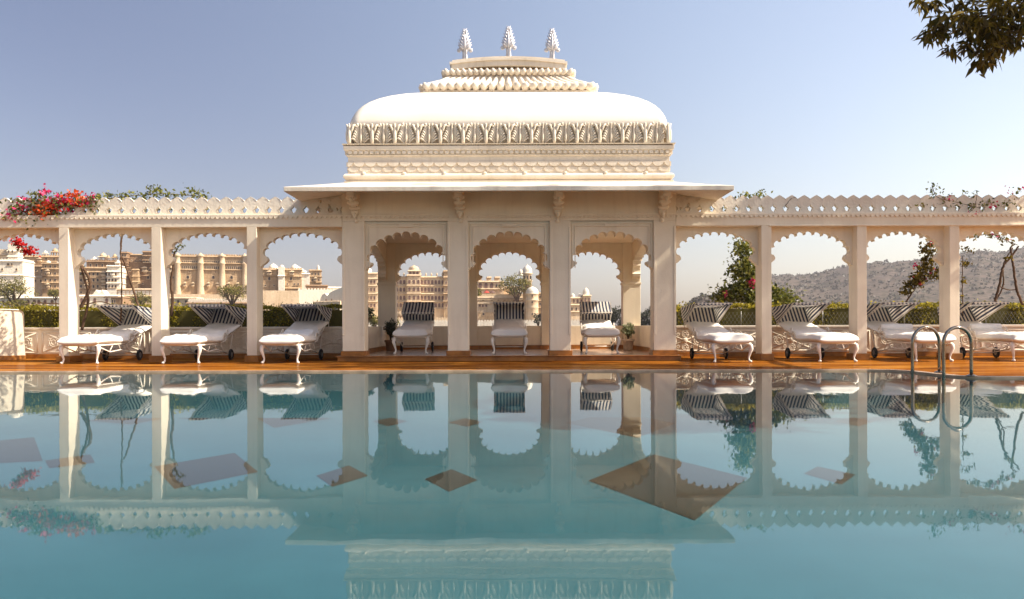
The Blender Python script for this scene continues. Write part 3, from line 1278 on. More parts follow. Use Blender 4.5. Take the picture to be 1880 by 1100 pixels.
def make_lounger(hood, label, seed, z_top=.80, towel=None):
    root = thing('sun_lounger', label, 'sun lounger', (0, 0, 0), 0, 'sun loungers along the pool edge')
    W = .335
    m = MB()                                            # frame: rails, lattice struts, cross bars
    hinge, axle = (1.2, .37), (1.75, .115)
    for s in (-1, 1):
        x = s * W
        m.tube([(x, -.02, .36), (x, .6, .365), (x, 1.2, .37)], .016, 8)
        m.tube([(x, .05, .33), (x, .5, .22), (x, .95, .25), (x, 1.75, .125)], .013, 8)
        m.tube([(x, .48, .225), (x, .62, .36)], .010, 6)
        m.tube([(x, .95, .25), (x, .86, .36)], .010, 6)
        m.tube([(x, 1.35, .19), (x, 1.2, .37)], .010, 6)
        m.tube([(x, 1.2, .37), (x, 1.75, .52), (x, 2.38, z_top - .06)], .014, 8)
        m.tube([(x, 1.75, .125), (x, 1.95, .57)], .012, 6)
        # scrolled arm bracket
        m.torus((s * (W + .045), 1.30, .50), .085, .013, 'x', 18, 6)
        m.torus((s * (W + .045), 1.30, .50), .045, .011, 'x', 14, 6)
        m.torus((s * (W + .045), 1.46, .60), .06, .011, 'x', 16, 6)
        m.tube([(s * (W + .045), 1.20, .40), (s * (W + .045), 1.36, .42), (s * (W + .045), 1.52, .56), (s * (W + .03), 1.75, .60)], .012, 6)
    for y, z in ((-.02, .36), (.6, .365), (1.2, .37), (1.8, .535), (2.38, z_top - .06)):
        m.tube([(-W, y, z), (W, y, z)], .012, 8)
    m.tube([(-W - .05, 1.75, .115), (W + .05, 1.75, .115)], .012, 8)
    for k in range(7):
        x = -W + 2 * W * (k + .5) / 7
        m.tube([(x, -.02, .355), (x, 1.2, .362)], .006, 5)
    m.build('frame', IRON, root)
    for s in (-1, 1):                                   # cabriole legs at the foot end
        m = MB()
        x = s * (W - .005)
        m.tube([(x, .02, .37), (x + s * .03, -.01, .32), (x + s * .035, -.025, .26), (x + s * .012, -.01, .18), (x - s * .008, .005, .10), (x - s * .004, 0, .05),
                (x + s * .012, -.02, .022), (x + s * .018, -.03, .008)],
               [.030, .042, .038, .026, .018, .017, .028, .024], 10)
        m.ball((x + s * .015, -.03, .024), (.032, .036, .024), 8)
        m.build('leg', IRON, root)
    for s in (-1, 1):
        m = MB()
        x = s * (W + .03)
        prof = [(.06, -.024), (.10, -.026), (.115, -.016), (.118, 0), (.115, .016), (.10, .026), (.06, .024)]
        n = 24
        vs, fs = [], []
        for r, h in prof:
            for k in range(n):
                a = 2 * math.pi * k / n
                vs.append((x + h, 1.75 + r * math.cos(a), .118 + r * math.sin(a)))
        for i in range(len(prof)):
            i2 = (i + 1) % len(prof)
            for k in range(n):
                k2 = (k + 1) % n
                fs.append((i * n + k, i * n + k2, i2 * n + k2, i2 * n + k))
        m.add(vs, fs, True)
        w = m.build('wheel', RUBBER, root)
        m = MB()
        m.tube([(x - .018, 1.75, .118), (x + .018, 1.75, .118)], .058, 14, False)
        m.tube([(x - .03, 1.75, .118), (x + .03, 1.75, .118)], .02, 10, False)
        m.build('hub', HUBM, w)
    m = MB()
    pad(m, polyl([(-.13, .435), (.1, .455), (.5, .46), (.9, .45), (1.25, .455)], 34), .78, .20, 18, seed)
    m.build('seat_cushion', CUSH, root)
    m = MB()
    pad(m, polyl([(1.16, .47), (1.45, .55), (1.9, z_top - .165), (2.42, z_top - .045)], 30), .75, .13, 18, seed + 50)
    m.build('backrest_cushion', CUSH, root)
    if towel == 'roll':
        m = MB()
        y, z = 1.52, .665
        m.tube([(-.33, y, z), (-.31, y, z), (-.1, y - .01, z + .004), (.1, y, z), (.31, y, z), (.33, y, z)], [.05, .07, .075, .073, .07, .05], 14)
        m.torus((-.325, y, z), .04, .012, 'x', 12, 5)
        m.torus((.325, y, z), .04, .012, 'x', 12, 5)
        tw = m.build('rolled_towel', TOWEL, None)
    elif towel == 'fold':
        m = MB()
        pad(m, polyl([(.98, .535), (1.1, .545), (1.25, .58), (1.4, .64)], 16), .62, .07, 14, seed + 90)
        tw = m.build('folded_towel', TOWEL, None)
    else:
        tw = None
    # canopy
    H = .37
    if hood == 'open':
        tip, bt, bb = (1.28, 1.185), (2.78, 1.12), (2.45, z_top - .04)
    elif hood == 'head':
        tip, bt, bb = (1.75, 1.17), (2.62, 1.12), (2.40, z_top - .02)
    else:
        tip, bt, bb = (1.80, .93), (2.42, 1.19), (2.40, z_top - .02)
    m = MB()
    nx, ns = 12, 8

    def sheet(p, q, sag):
        vs, fs = [], []
        for i in range(ns + 1):
            t = i / ns
            for j in range(nx + 1):
                u = 2 * j / nx - 1
                vs.append((u * H, p[0] + (q[0] - p[0]) * t, p[1] + (q[1] - p[1]) * t - sag * math.sin(math.pi * t) * (1 - .3 * u * u) + .004 * math.sin(11 * u + 7 * t)))
        w = nx + 1
        for i in range(ns):
            for j in range(nx):
                a = i * w + j
                fs.append((a, a + 1, a + w + 1, a + w))
        m.add(vs, fs, True)
    sheet(tip, bt, .025)
    sheet(bt, bb, .0)
    scallops(m, (-H, tip[0], tip[1]), (H, tip[0], tip[1]), 11, .05)
    hd = solid(m.build('canopy', STRX, root), .004)
    for s in (-1, 1):
        m = MB()
        x = s * H
        if hood == 'tilt':
            P3 = [(tip[0], tip[1]), (bt[0], bt[1]), (bb[0], bb[1]), (tip[0] + .12, tip[1] - .06)]
        else:
            P3 = [(tip[0], tip[1]), (bt[0], bt[1]), (bt[0] - .05, (bt[1] + bb[1]) / 2), (bb[0], bb[1]), (tip[0] + .5, tip[1] - .17)]
        c = (sum(p[0] for p in P3) / len(P3), sum(p[1] for p in P3) / len(P3))
        vs = [(x, y, z) for y, z in P3] + [(x - s * .035, c[0], c[1])]
        k = len(P3)
        m.add(vs, [(i, (i + 1) % k, k) for i in range(k)], True)
        scallops(m, (x + s * .003, tip[0], tip[1]), (x + s * .003, bt[0], bt[1]), 14 if hood == 'open' else 8, .045)
        solid(m.build('canopy_wing', STRW, hd), .004)
    m = MB()
    for s in (-1, 1):
        x = s * (H - .004)
        m.tube([(x, bb[0], bb[1] - .10), (x, bb[0], bb[1]), (x, bt[0] - .01, bt[1] - .012)], .009, 6)
        m.tube([(x, bt[0] - .01, bt[1] - .012), (x, tip[0], tip[1] - .012)], .007, 6)
        m.tube([(x, bb[0], bb[1] - .02), (x, (tip[0] + bb[0]) / 2, (tip[1] + bb[1]) / 2 - .01), (x, tip[0], tip[1] - .012)], .007, 6)
    m.tube([(-H, tip[0], tip[1] - .012), (H, tip[0], tip[1] - .012)], .007, 6)
    m.build('canopy_frame', IRON, hd)
    return root, tw


def put(proto, tw, x, y, z, rz, label, tlabel=None):
    r, t = proto, tw
    r.location = (x, y, z)
    r.rotation_euler = (0, 0, rz)
    r['label'] = label
    if t:
        t.location = (x, y, z)
        t.rotation_euler = (0, 0, rz)
        tag(t, tlabel, 'towel')


LOUNGE = [
    # foot pixel x, depth of the foot legs, height, yaw, canopy, towel, back height, label, towel label
    (147, 15.85, 0, .2, 'open', None, .78, 'leftmost sun lounger, sunlit cushion in front of the first column, striped canopy up', None),
    (333, 15.85, 0, .0, 'open', None, .80, 'second sun lounger from the left, half its seat in sun, next to the slim column', None),
    (515, 15.85, 0, -.6, 'open', 'fold', .85, 'shaded sun lounger just left of the pavilion with a folded white towel on its seat', 'white towel folded on the shaded lounger left of the pavilion'),
    (754, 17.6, FZ, 2, 'tilt', None, .76, 'sun lounger inside the pavilion under its left arch, canopy tilted down', None),
    (935, 17.5, FZ, 0, 'head', None, .78, 'sun lounger in the middle arch of the pavilion, seen straight from its foot', None),
    (1105, 17.6, FZ, -2.5, 'tilt', 'fold', .76, 'sun lounger inside the pavilion under its right arch, beside a potted bush', 'white towel lying on the lounger under the right pavilion arch'),
    (1344, 15.7, 0, .6, 'open', None, .80, 'sun lounger just right of the pavilion, sunlit seat, flowering bush behind it', None),
    (1537, 15.75, 0, -.2, 'open', None, .80, 'sunlit sun lounger between the right pavilion side and the ladder, in the second right bay', None),
    (1713, 15.8, 0, -.5, 'open', 'roll', .80, 'sun lounger seen behind the steel ladder rails with a rolled towel', 'white rolled towel on the lounger behind the ladder'),
    (1892, 15.8, 0, -.4, 'open', 'roll', .80, 'sun lounger cut off by the right edge of the photo, right of the ladder', 'white rolled towel on the lounger at the right edge'),
]
protos = {}
for i, (px, d, z, yaw, hood, towel, zt, label, tl) in enumerate(LOUNGE):
    key = (hood, zt)
    x = (px - CX) * d / F
    tw = None
    if key in protos and towel is None:
        r = copy_tree(protos[key])
        put(r, None, x, d, z, R(yaw), label)
    else:
        r, tw = make_lounger(hood, label, i * 3 + 1, zt, towel)
        if key not in protos:
            protos[key] = r
        put(r, tw, x, d, z, R(yaw), label, tl)


# ------------------------------------------------------------------ hedges, fence, plants
rng = np.random.default_rng(11)


def hedge(sg, label):
    root = thing('hedge', label, 'hedge', (sg * 8.3, 20, 0))
    a, b = (3.55, 14.0)
    x0, x1 = (a, b) if sg > 0 else (-b, -a)
    y0, y1, z1 = 19.15, 20.3, 1.20
    m = MB()
    m.box(x0 + .1, x1 - .1, y0 + .12, y1 - .1, 0, z1 - .10)
    m.build('twigs', HCORE, root)
    N = 15000
    xs = rng.uniform(x0, x1, N)
    bump = .05 * np.sin(xs * 2.1) + .04 * np.sin(xs * 5.3 + 1) + .03 * np.sin(xs * 11.7)
    f = np.stack([xs, y0 + .10 + np.abs(rng.normal(0, .07, N)) - bump * .6, rng.uniform(.35, z1 - .02, N)], 1)
    N2 = 9000
    x2 = rng.uniform(x0, x1, N2)
    b2 = .022 * np.sin(x2 * 2.7) + .018 * np.sin(x2 * 7.1)
    tp = np.stack([x2, rng.uniform(y0 + .02, y1, N2), z1 + b2 - np.abs(rng.normal(0, .035, N2))], 1)
    N3 = 700
    x3 = rng.uniform(x0, x1, N3)
    sp = np.stack([x3, rng.uniform(y0 + .05, y1, N3), z1 + np.abs(rng.normal(0, .045, N3))], 1)
    N4 = 1500
    e = np.stack([np.where(rng.random(N4) < .5, x0 + .05, x1 - .05) + rng.normal(0, .05, N4), rng.uniform(y0, y1, N4), rng.uniform(.3, z1, N4)], 1)
    pts = np.concatenate([f, tp, sp, e])
    v, q = leaf_geo(rng, pts, .055, .6, (0, -.25, .35))
    np_mesh('foliage', v, q, HEDGE, root)


hedge(-1, 'long clipped green hedge behind the left low wall')
hedge(1, 'long clipped green hedge behind the right low wall')

fen = thing('wire_fence', 'thin diamond mesh wire fence in front of the right hedge', 'fence', (8.2, 19.05, .7))
m = MB()
for k in range(105):
    for s in (-1, 1):
        x = 3.5 + k * .09
        m.tube([(x, 19.02, .712), (x + s * .2, 19.02, 1.02)], .0022, 3, False, False)
m.build('wire_mesh', WIRE, fen)
for k in range(6):
    m = MB()
    m.tube([(3.5 + 1.9 * k, 19.03, .7), (3.5 + 1.9 * k, 19.03, 1.04)], .010, 6)
    m.build('post', WIRE, fen)


def vine(mb, pts, r0, r1, wob=.006):
    n = 10 * (len(pts) - 1)
    out = []
    V = [Vector(p) for p in pts]
    for i in range(n + 1):
        t = i / n * (len(V) - 1)
        k = min(int(t), len(V) - 2)
        f = t - k
        p0, p1, p2, p3 = V[max(k - 1, 0)], V[k], V[k + 1], V[min(k + 2, len(V) - 1)]
        q = .5 * ((2 * p1) + (p2 - p0) * f + (2 * p0 - 5 * p1 + 4 * p2 - p3) * f * f + (3 * p1 - p0 - 3 * p2 + p3) * f ** 3)
        out.append(q + Vector((random.uniform(-wob, wob), random.uniform(-wob, wob), 0)))
    mb.tube(out, [r0 + (r1 - r0) * i / n for i in range(n + 1)], 6)
    return out


def clump(pts, n, sd):
    pts = np.asarray(pts, dtype=float)
    idx = rng.integers(0, len(pts), n)
    sd = np.asarray(sd)
    return pts[idx] + rng.normal(size=(n, 3)) * (sd if sd.ndim < 2 else sd[idx])


def pxs(lst, d, dy=0):
    return [tuple(P(x, y + dy, d)) for x, y in lst]


def plant(name, label, cat, base, stems, leafp, nl, lsd, ls, flowers=(), lm=None, group=None, asp=.55):
    """stems: lists of points; leafp: leaf centres; flowers: (points, count, spread, size, material)"""
    root = thing(name, label, cat, base, 0, group)
    if stems:
        m = MB()
        for pts, r0, r1 in stems:
            vine(m, pts, r0, r1)
        m.build('stem', BARK, root)
    if nl:
        v, q = leaf_geo(rng, clump(leafp, nl, lsd), ls, asp, (0, 0, -.2))
        np_mesh('foliage', v, q, lm or BOUGL, root)
    for fp, nf, fs, fz, fm in flowers:
        v, q = leaf_geo(rng, clump(fp, nf, fs), fz, .8)
        tag(np_mesh('flowers', v, q, fm, root), kind='stuff')
    return root


DP = D0 + .2
# left parapet: masses of red, pink and orange bracts, then a green straggle
LB = plant('bougainvillea', 'bougainvillea with pink and orange red flowers spilling over the left parapet', 'bougainvillea', P(95, 392, DP + .3),
      [(pxs([(150, 600), (162, 540), (148, 480), (120, 400), (80, 365)], DP + .75), .03, .012)],
      pxs([(22, 385), (30, 370), (45, 362), (50, 378), (65, 350), (68, 375), (78, 360), (95, 372), (100, 355), (112, 368), (108, 385), (122, 358), (140, 362),
           (160, 362), (178, 354), (170, 362), (46, 388), (66, 387), (84, 385)], DP - .1, 7), 1300, (.10, .09, .08), .075,
      [(pxs([(18, 378), (24, 386), (84, 340), (90, 352), (112, 352), (120, 362), (52, 356), (166, 350), (160, 358), (44, 372)], DP - .16, 7), 220, (.09, .08, .06), .07, PINK),
       (pxs([(70, 372), (78, 366), (88, 374), (80, 382), (96, 372), (136, 346), (142, 352), (152, 356), (130, 352)], DP - .17, 7), 230, (.08, .08, .06), .07, ORNG),
       (pxs([(88, 362), (100, 364), (124, 356), (134, 360), (146, 362), (110, 372)], DP - .17, 7), 110, (.09, .08, .06), .07, RED)])
LB.location.z -= .07
plant('climbing_plant', 'straggling green climber along the top of the left parapet', 'climber', P(290, 385, DP + .4),
      [(pxs([(222, 590), (224, 520), (222, 440), (230, 370)], DP + .8), .018, .008), (pxs([(190, 366), (240, 360), (290, 356), (340, 358), (385, 364)], DP + .3), .012, .005)],
      pxs([(196, 360), (205, 358), (225, 362), (240, 358), (278, 350), (286, 348), (292, 356), (300, 354), (312, 358), (325, 360), (345, 358), (354, 350), (360, 356), (372, 360),
           (272, 360), (262, 362)] + [(150 + 22.5 * k, 381) for k in range(2, 11)], DP + .28), 620, (.09, .10, .05), .075)
plant('climbing_plant', 'bare twisted brown vine in the second arch from the left', 'vine', P(150, 590, DP + 2.0),
      [(pxs([(148, 565), (163, 535), (165, 515), (158, 500), (150, 488)], DP + 1.6), .04, .03), (pxs([(70, 556), (110, 558), (150, 560), (185, 554), (215, 565), (250, 590)], DP + 2.0), .016, .012)],
      pxs([(152, 488), (148, 500)], DP + 1.6), 12, (.05, .05, .05), .06)
plant('climbing_plant', 'thin bare vine stem crossing the second arch diagonally', 'vine', P(258, 590, DP + 2.0),
      [(pxs([(260, 600), (255, 566), (241, 520), (228, 480), (222, 468), (223, 452), (225, 432)], DP + 1.7), .026, .014)], None, 0, 0, 0)
plant('climbing_plant', 'vine stem hugging the column in the third arch, few leaves', 'vine', P(316, 590, DP + 1.5),
      [(pxs([(315, 580), (317, 545), (314, 520), (318, 490), (320, 462)], DP + .8), .032, .018), (pxs([(320, 470), (325, 458), (332, 450)], DP + .8), .01, .005)],
      pxs([(332, 452), (328, 456), (319, 464)], DP + .8), 40, (.05, .05, .05), .07)
plant('flower_spray', 'spray of red flowers hanging inside the first arch at the left edge', 'flowers', P(45, 420, DP + .5),
      [(pxs([(10, 400), (22, 432), (38, 450), (55, 462)], DP + .5), .008, .004)],
      pxs([(36, 455), (45, 458), (52, 456), (30, 448)], DP + .5), 60, (.06, .06, .04), .07,
      [(pxs([(28, 442), (34, 446), (38, 448)], DP + .46), 130, (.06, .05, .05), .065, RED), (pxs([(46, 462), (55, 458), (60, 463)], DP + .46), 130, (.06, .05, .04), .065, RED)])

# right side
plant('flowering_bush', 'tall dark green bougainvillea bush with a pink flower behind the first right lounger', 'bush', P(1370, 600, 20.4),
      [(pxs([(1378, 600), (1376, 540), (1374, 490), (1368, 455)], 20.3), .03, .012), (pxs([(1376, 560), (1350, 548), (1322, 546)], 20.3), .015, .006), (pxs([(1380, 560), (1410, 545), (1448, 548)], 20.3), .015, .006)],
      pxs([(1370, 455), (1368, 472), (1362, 485), (1372, 488), (1382, 492), (1355, 500), (1368, 505), (1380, 510), (1390, 505), (1360, 520), (1374, 525), (1388, 528), (1350, 535), (1340, 532),
           (1330, 540), (1322, 548), (1345, 545), (1360, 545), (1375, 548), (1392, 550), (1405, 545), (1418, 538), (1428, 542), (1440, 548), (1450, 550), (1415, 550), (1360, 452), (1365, 462)], 20.35),
      4200, (.13, .22, .11), .095,
      [(pxs([(1381, 517), (1384, 520)], 19.98), 60, (.05, .04, .06), .06, PINK), (pxs([(1333, 540)], 20.0), 25, (.04, .04, .04), .05, PINK)])
plant('climbing_plant', 'leaning flowering climber with dark red leaves in the third right arch', 'climber', P(1655, 590, 18.0),
      [(pxs([(1652, 570), (1670, 545), (1682, 520), (1698, 490), (1706, 455), (1708, 440)], 17.9), .018, .008), (pxs([(1668, 548), (1660, 530)], 17.9), .008, .004),
       (pxs([(1670, 546), (1684, 525)], 17.95), .008, .004), (pxs([(1694, 498), (1715, 505)], 17.9), .008, .004)],
      pxs([(1708, 448), (1702, 455), (1698, 462), (1712, 462), (1706, 472), (1714, 478), (1700, 480), (1692, 490), (1704, 492), (1715, 498), (1690, 502), (1698, 506), (1710, 506), (1720, 508), (1682, 508),
           (1676, 518), (1685, 520), (1668, 522), (1690, 515), (1670, 532), (1662, 535)], 17.85), 900, (.055, .07, .05), .085,
      [(pxs([(1708, 446), (1681, 489), (1690, 520), (1697, 517), (1672, 505), (1712, 495)], 17.8), 45, (.04, .05, .04), .06, PINK)], TREEL)
plant('climbing_plant', 'bare forked vine stems in the rightmost arch with leaves under its cusps', 'vine', P(1850, 590, 18.3),
      [(pxs([(1826, 557), (1836, 520), (1842, 490), (1858, 470), (1870, 452)], 17.8), .030, .016), (pxs([(1828, 552), (1842, 525), (1843, 485), (1860, 455)], 17.9), .018, .012),
       (pxs([(1878, 560), (1868, 535), (1862, 500), (1858, 470), (1856, 455), (1864, 448)], 17.8), .030, .016), (pxs([(1836, 526), (1850, 532), (1866, 532)], 17.8), .014, .012),
       (pxs([(1800, 432), (1820, 430), (1845, 440), (1868, 450)], 17.6), .010, .006), (pxs([(1768, 580), (1767, 520), (1768, 470)], 17.6), .012, .008)],
      pxs([(1786, 436), (1792, 434), (1815, 430), (1825, 432), (1835, 436), (1845, 440), (1855, 444), (1770, 458), (1778, 460), (1770, 485), (1778, 484), (1852, 474), (1768, 515), (1766, 545)], 17.6),
      230, (.055, .05, .035), .075,
      [(pxs([(1824, 428), (1832, 434), (1850, 440)], 17.56), 16, (.05, .04, .03), .06, PINK)], TREEL)
plant('bougainvillea', 'thin bougainvillea hanging over the right parapet above the ladder', 'bougainvillea', P(1780, 375, DP + .3),
      [(pxs([(1712, 340), (1722, 362), (1760, 372), (1800, 382)], DP - .1), .008, .004), (pxs([(1795, 355), (1790, 380), (1780, 390)], DP - .14), .006, .003)],
      pxs([(1714, 342), (1718, 350), (1720, 358), (1735, 365), (1742, 362), (1786, 358), (1784, 376), (1796, 380), (1808, 374), (1812, 370), (1776, 384), (1848, 374), (1852, 368), (1838, 376),
           (1770, 354), (1868, 352)] + [(1655 + 22 * k, 376) for k in range(1, 10)], DP - .02), 420, (.07, .12, .045), .07,
      [(pxs([(1742, 364), (1792, 392), (1786, 394), (1828, 376), (1856, 350), (1878, 348), (1822, 378)], DP - .15), 55, (.05, .05, .035), .055, PINK)])
plant('climbing_plant', 'green leaves and a dry twig at the pavilion end of the right parapet', 'climber', P(1370, 380, DP + .4),
      [(pxs([(1440, 382), (1452, 366), (1462, 362)], DP - .1), .008, .004)],
      pxs([(1366, 358), (1372, 360), (1395, 357), (1400, 358), (1310, 378), (1332, 379), (1355, 378), (1378, 378), (1400, 378), (1446, 374), (1470, 376), (1376, 362)], DP + .26), 260, (.07, .09, .045), .07)


# potted plants in the pavilion
def potted(px, d, rpot, h, label, pm, lm, ht, cat='potted plant'):
    c = P(px, 600, d)
    root = thing('potted_plant', label, cat, (c.x, d, FZ))
    m = MB()
    m.lathe([(rpot * .72, 0), (rpot * .78, .02), (rpot * .95, h * .8), (rpot * 1.08, h * .82), (rpot * 1.1, h * .98), (rpot * .95, h), (rpot * .9, h * .9)], (0, 0, .003), 20)
    m.build('pot', pm, root, local=True)
    m = MB()
    m.lathe([(rpot * .9, h * .88), (rpot * .4, h * .9)], (0, 0, .003), 14)
    m.build('soil', SOIL, root, local=True)
    m = MB()
    for k in range(5):
        a = k * 1.3
        m.tube([(0, 0, h * .85), (.03 * math.cos(a), .03 * math.sin(a), h + ht * .35), (.11 * math.cos(a), .11 * math.sin(a), h + ht * .8)], [.012, .009, .004], 6)
    m.build('stem', BARK, root, local=True)
    n = 900
    p = rng.normal(size=(n, 3))
    p /= np.linalg.norm(p, axis=1, keepdims=True)
    p = p * (rng.uniform(.45, 1, (n, 1)) * (1 + .22 * np.sin(p[:, :1] * 5 + p[:, 2:] * 7))) * np.array([.17, .17, ht * .42]) + np.array([0, 0, h + ht * .55])
    v, q = leaf_geo(rng, p, .055, .42, (0, 0, .3))
    np_mesh('foliage', v, q, lm, root, local=True)


potted(717, 20.3, .14, .26, 'dark leafy plant in a terracotta pot at the left rear corner of the pavilion', POTD, DARKL, .52)
potted(1153, 20.1, .145, .27, 'pale grey green bush in a cream pot at the right rear of the pavilion', POTM, PALEL, .40)


# ------------------------------------------------------------------ the far shore: palace buildings, trees, hill
WCACHE = {}


class Bld:
    """one building on the far shore; its front measured in photo pixels at its own depth"""
    def __init__(self, name, label, pxc, d, yaw, group='palace buildings on the far shore', cat='building'):
        self.pxc, self.d, self.k = pxc, d, d / F
        c = P(pxc, 598, d)
        self.zb = -2.3
        self.r = thing(name, label, cat, (c.x, d, self.zb), R(yaw), group)
        self.cos = math.cos(R(yaw))

    def X(self, px):
        return (px - self.pxc) * self.k / self.cos

    def Z(self, py):
        return CZ + (hor(self.pxc) - py) * self.k - self.zb

    def block(self, name, x0, x1, yt, mat, y=0, dep=10, yb=None, cor=(), par=0, parent=None, batter=0):
        m = MB()
        z0 = 0 if yb is None else self.Z(yb)
        a, b, zt = self.X(x0), self.X(x1), self.Z(yt)
        if batter:
            m.frustum(a - batter, b + batter, y - batter, y + dep, z0, a, b, y, y + dep, zt)
        else:
            m.box(a, b, y, y + dep, z0, zt)
        for c in cor:                                   # projecting eaves and string courses
            z = self.Z(c)
            m.frustum(a - .28, b + .28, y - .55, y + dep + .28, z - .16, a - .05, b + .05, y - .08, y + dep + .05, z + .25)
        if par:                                         # crenellated parapet
            n = max(2, int((b - a) / (par * 2)))
            w = (b - a) / n
            for i in range(n):
                c = a + w * (i + .5)
                m.prism([(c - w * .36, zt - .02), (c - w * .36, zt + par * .7), (c, zt + par * 1.15), (c + w * .36, zt + par * .7), (c + w * .36, zt - .02)], y + .05, y + .45, 'y')
            n = max(2, int(dep / (par * 2)))
            w = dep / n
            for i in range(n):
                c = y + w * (i + .5)
                m.prism([(c - w * .36, zt - .02), (c - w * .36, zt + par * .7), (c, zt + par * 1.15), (c + w * .36, zt + par * .7), (c + w * .36, zt - .02)], b - .45, b - .05, 'x')
        return m.build(name, mat, parent or self.r, local=True)

    def win(self, xs, py, w, h, y=0, mat=None, arch=True, name='window'):
        """windows: arched dark openings in a raised surround"""
        mat = mat or DARKW
        for px in xs:
            key = (round(w * self.k, 2), round(h * self.k, 2), arch, mat.name)
            if key not in WCACHE:
                W, H = w * self.k / 2, h * self.k
                m = MB()

                def shape(W, H, z0):
                    if not arch:
                        return [(-W, z0), (W, z0), (W, H), (-W, H)]
                    s = H - W
                    return [(-W, z0), (W, z0)] + [(W * math.cos(t), s + W * 1.15 * math.sin(t)) for t in [R(22.5 * k) for k in range(9)]]
                m.prism(shape(W + .12, H + .12, -.10), -.10, -.002, 'y')
                m.m = 1
                m.prism(shape(W, H, 0), -.13, -.104, 'y')
                m.m = 0
                m.box(-W - .25, W + .25, -.3, -.004, -.22, -.105)
                WCACHE[key] = m.build(name, [SANDL, mat], self.r, local=True)
                o = WCACHE[key]
            else:
                o = WCACHE[key].copy()
                COL.objects.link(o)
                o.parent = self.r
            o.location = (self.X(px), y, self.Z(py))

    def dome(self, px, yb, yt, w, y, mat, name='dome', ribs=0, parent=None):
        m = MB()
        r, z0 = w * self.k / 2, self.Z(yb)
        H = self.Z(yt) - z0
        m.lathe([(r * 1.12, -.1), (r * 1.12, .02), (r * .98, H * .06), (r * 1.02, H * .2), (r * .97, H * .38), (r * .82, H * .56), (r * .58, H * .7), (r * .3, H * .8), (r * .1, H * .86), (r * .12, H * .9),
                 (r * .05, H * .94), (.02, H)], (self.X(px), y, z0), 20, 1, 1, True, ribs, .04 if ribs else 0)
        return m.build(name, mat, parent or self.r, local=True)

    def bay(self, px, yb, yt, w, y, mat):
        """projecting balcony window: bracket, parapet, dark opening, eave and little roof"""
        k = self.k
        x, r, z0, z1 = self.X(px), w * k / 2, self.Z(yb), self.Z(yt)
        H = z1 - z0
        m = MB()
        m.frustum(x - r * .3, x + r * .3, y - .1, y - .004, z0 - H * .35, x - r, x + r, y - .9, y - .004, z0)
        m.box(x - r, x + r, y - .9, y - .004, z0, z0 + H * .34)
        for i in (-1, -.33, .33, 1):
            m.box(x + i * r * .88 - r * .1, x + i * r * .88 + r * .1, y - .88, y - .70, z0 + H * .34, z0 + H * .68)
        m.frustum(x - r * 1.35, x + r * 1.35, y - 1.35, y - .004, z0 + H * .66, x - r, x + r, y - .9, y - .004, z0 + H * .76)
        m.lathe([(r * .98, 0), (r * .95, H * .08), (r * .7, H * .17), (r * .25, H * .23), (.03, H * .3)], (x, y - .45, z0 + H * .755), 10, 1, .5)
        m.m = 1
        m.box(x - r * .86, x + r * .86, y - .25, y - .006, z0 + H * .345, z0 + H * .655)
        return m.build('balcony', [mat, DARKW], self.r, local=True)

    def chhatri(self, px, yb, yt, w, y, mat):
        """small domed kiosk: posts, eave, dome"""
        k = self.k
        z0, z1 = self.Z(yb), self.Z(yt)
        H, r, x = z1 - z0, w * k / 2, self.X(px)
        m = MB()
        m.box(x - r, x + r, y - r, y + r, z0 - .05, z0 + H * .06)
        for i in (-1, 1):
            for j in (-1, 1):
                m.box(x + i * r * .85 - r * .12, x + i * r * .85 + r * .12, y + j * r * .85 - r * .12, y + j * r * .85 + r * .12, z0, z0 + H * .46)
            m.box(x - r * .08, x + r * .08, y + i * r * .85 - r * .1, y + i * r * .85 + r * .1, z0, z0 + H * .46)
        m.frustum(x - r * 1.3, x + r * 1.3, y - r * 1.3, y + r * 1.3, z0 + H * .45, x - r, x + r, y - r, y + r, z0 + H * .54)
        m.lathe([(r * .95, 0), (r * .93, H * .1), (r * .78, H * .22), (r * .5, H * .32), (r * .15, H * .38), (.03, H * .47)], (x, y, z0 + H * .53), 14)
        return m.build('kiosk', mat, self.r, local=True)


# A: white keep at the far left
b = Bld('palace_building', 'bright white palace tower at the far left edge of the far shore', 20, 292, 9)
b.block('wall', -20, 40, 478, SANDW, 0, 10, cor=(479, 505), par=.5)
b.block('tower', 12, 29, 447, SANDW, 1.5, 4, cor=(460, 470))
b.dome(20, 447, 440, 14, 3.5, SANDW)
b.win((15, 22, 17), 487, 2, 3.2)
b.win((6, 30), 496, 2, 3.2)
b.win((17, 23), 464, 2.2, 4)
b.block('annex', -20, 12, 458, SANDL, 4, 6, cor=(466,), par=.4)
# B: beige ranges behind it
b = Bld('palace_building', 'stepped beige palace range with a roof kiosk, between white tower and first column', 70, 312, 8)
b.block('upper_range', 26, 118, 467, SAND, 8, 10, cor=(468, 477), par=.5)
b.block('middle_range', 38, 84, 487, SAND, 2, 10, cor=(488, 506))
b.block('lower_range', 40, 84, 507, SANDL, .5, 8, cor=(509,))
b.block('corner_tower', 81, 118, 483, SAND, -2, 8, cor=(484, 494, 507, 519, 531))
b.chhatri(81, 467, 450, 11, 10, SAND)
b.chhatri(64, 467, 455, 8, 10, SANDW)
b.chhatri(99, 467, 452, 9, 10, SAND)
b.win((69, 83, 96), 474, 3, 4, 8)
b.bay(58, 477, 470, 7, 8, SANDL)
b.bay(76, 505, 497, 6, 2, SANDL)
b.bay(91, 503, 495, 6, -2, SANDL)
b.bay(91, 528, 520, 6, -2, SANDL)
b.bay(45, 517, 510, 6, .5, SANDL)
b.win((53.5, 63, 73), 498, 2.8, 3.5, 2)
b.win((50, 64.5, 74), 517, 2.6, 3.5, .5)
b.win((87, 95, 103), 492, 3, 4, -2, arch=False)
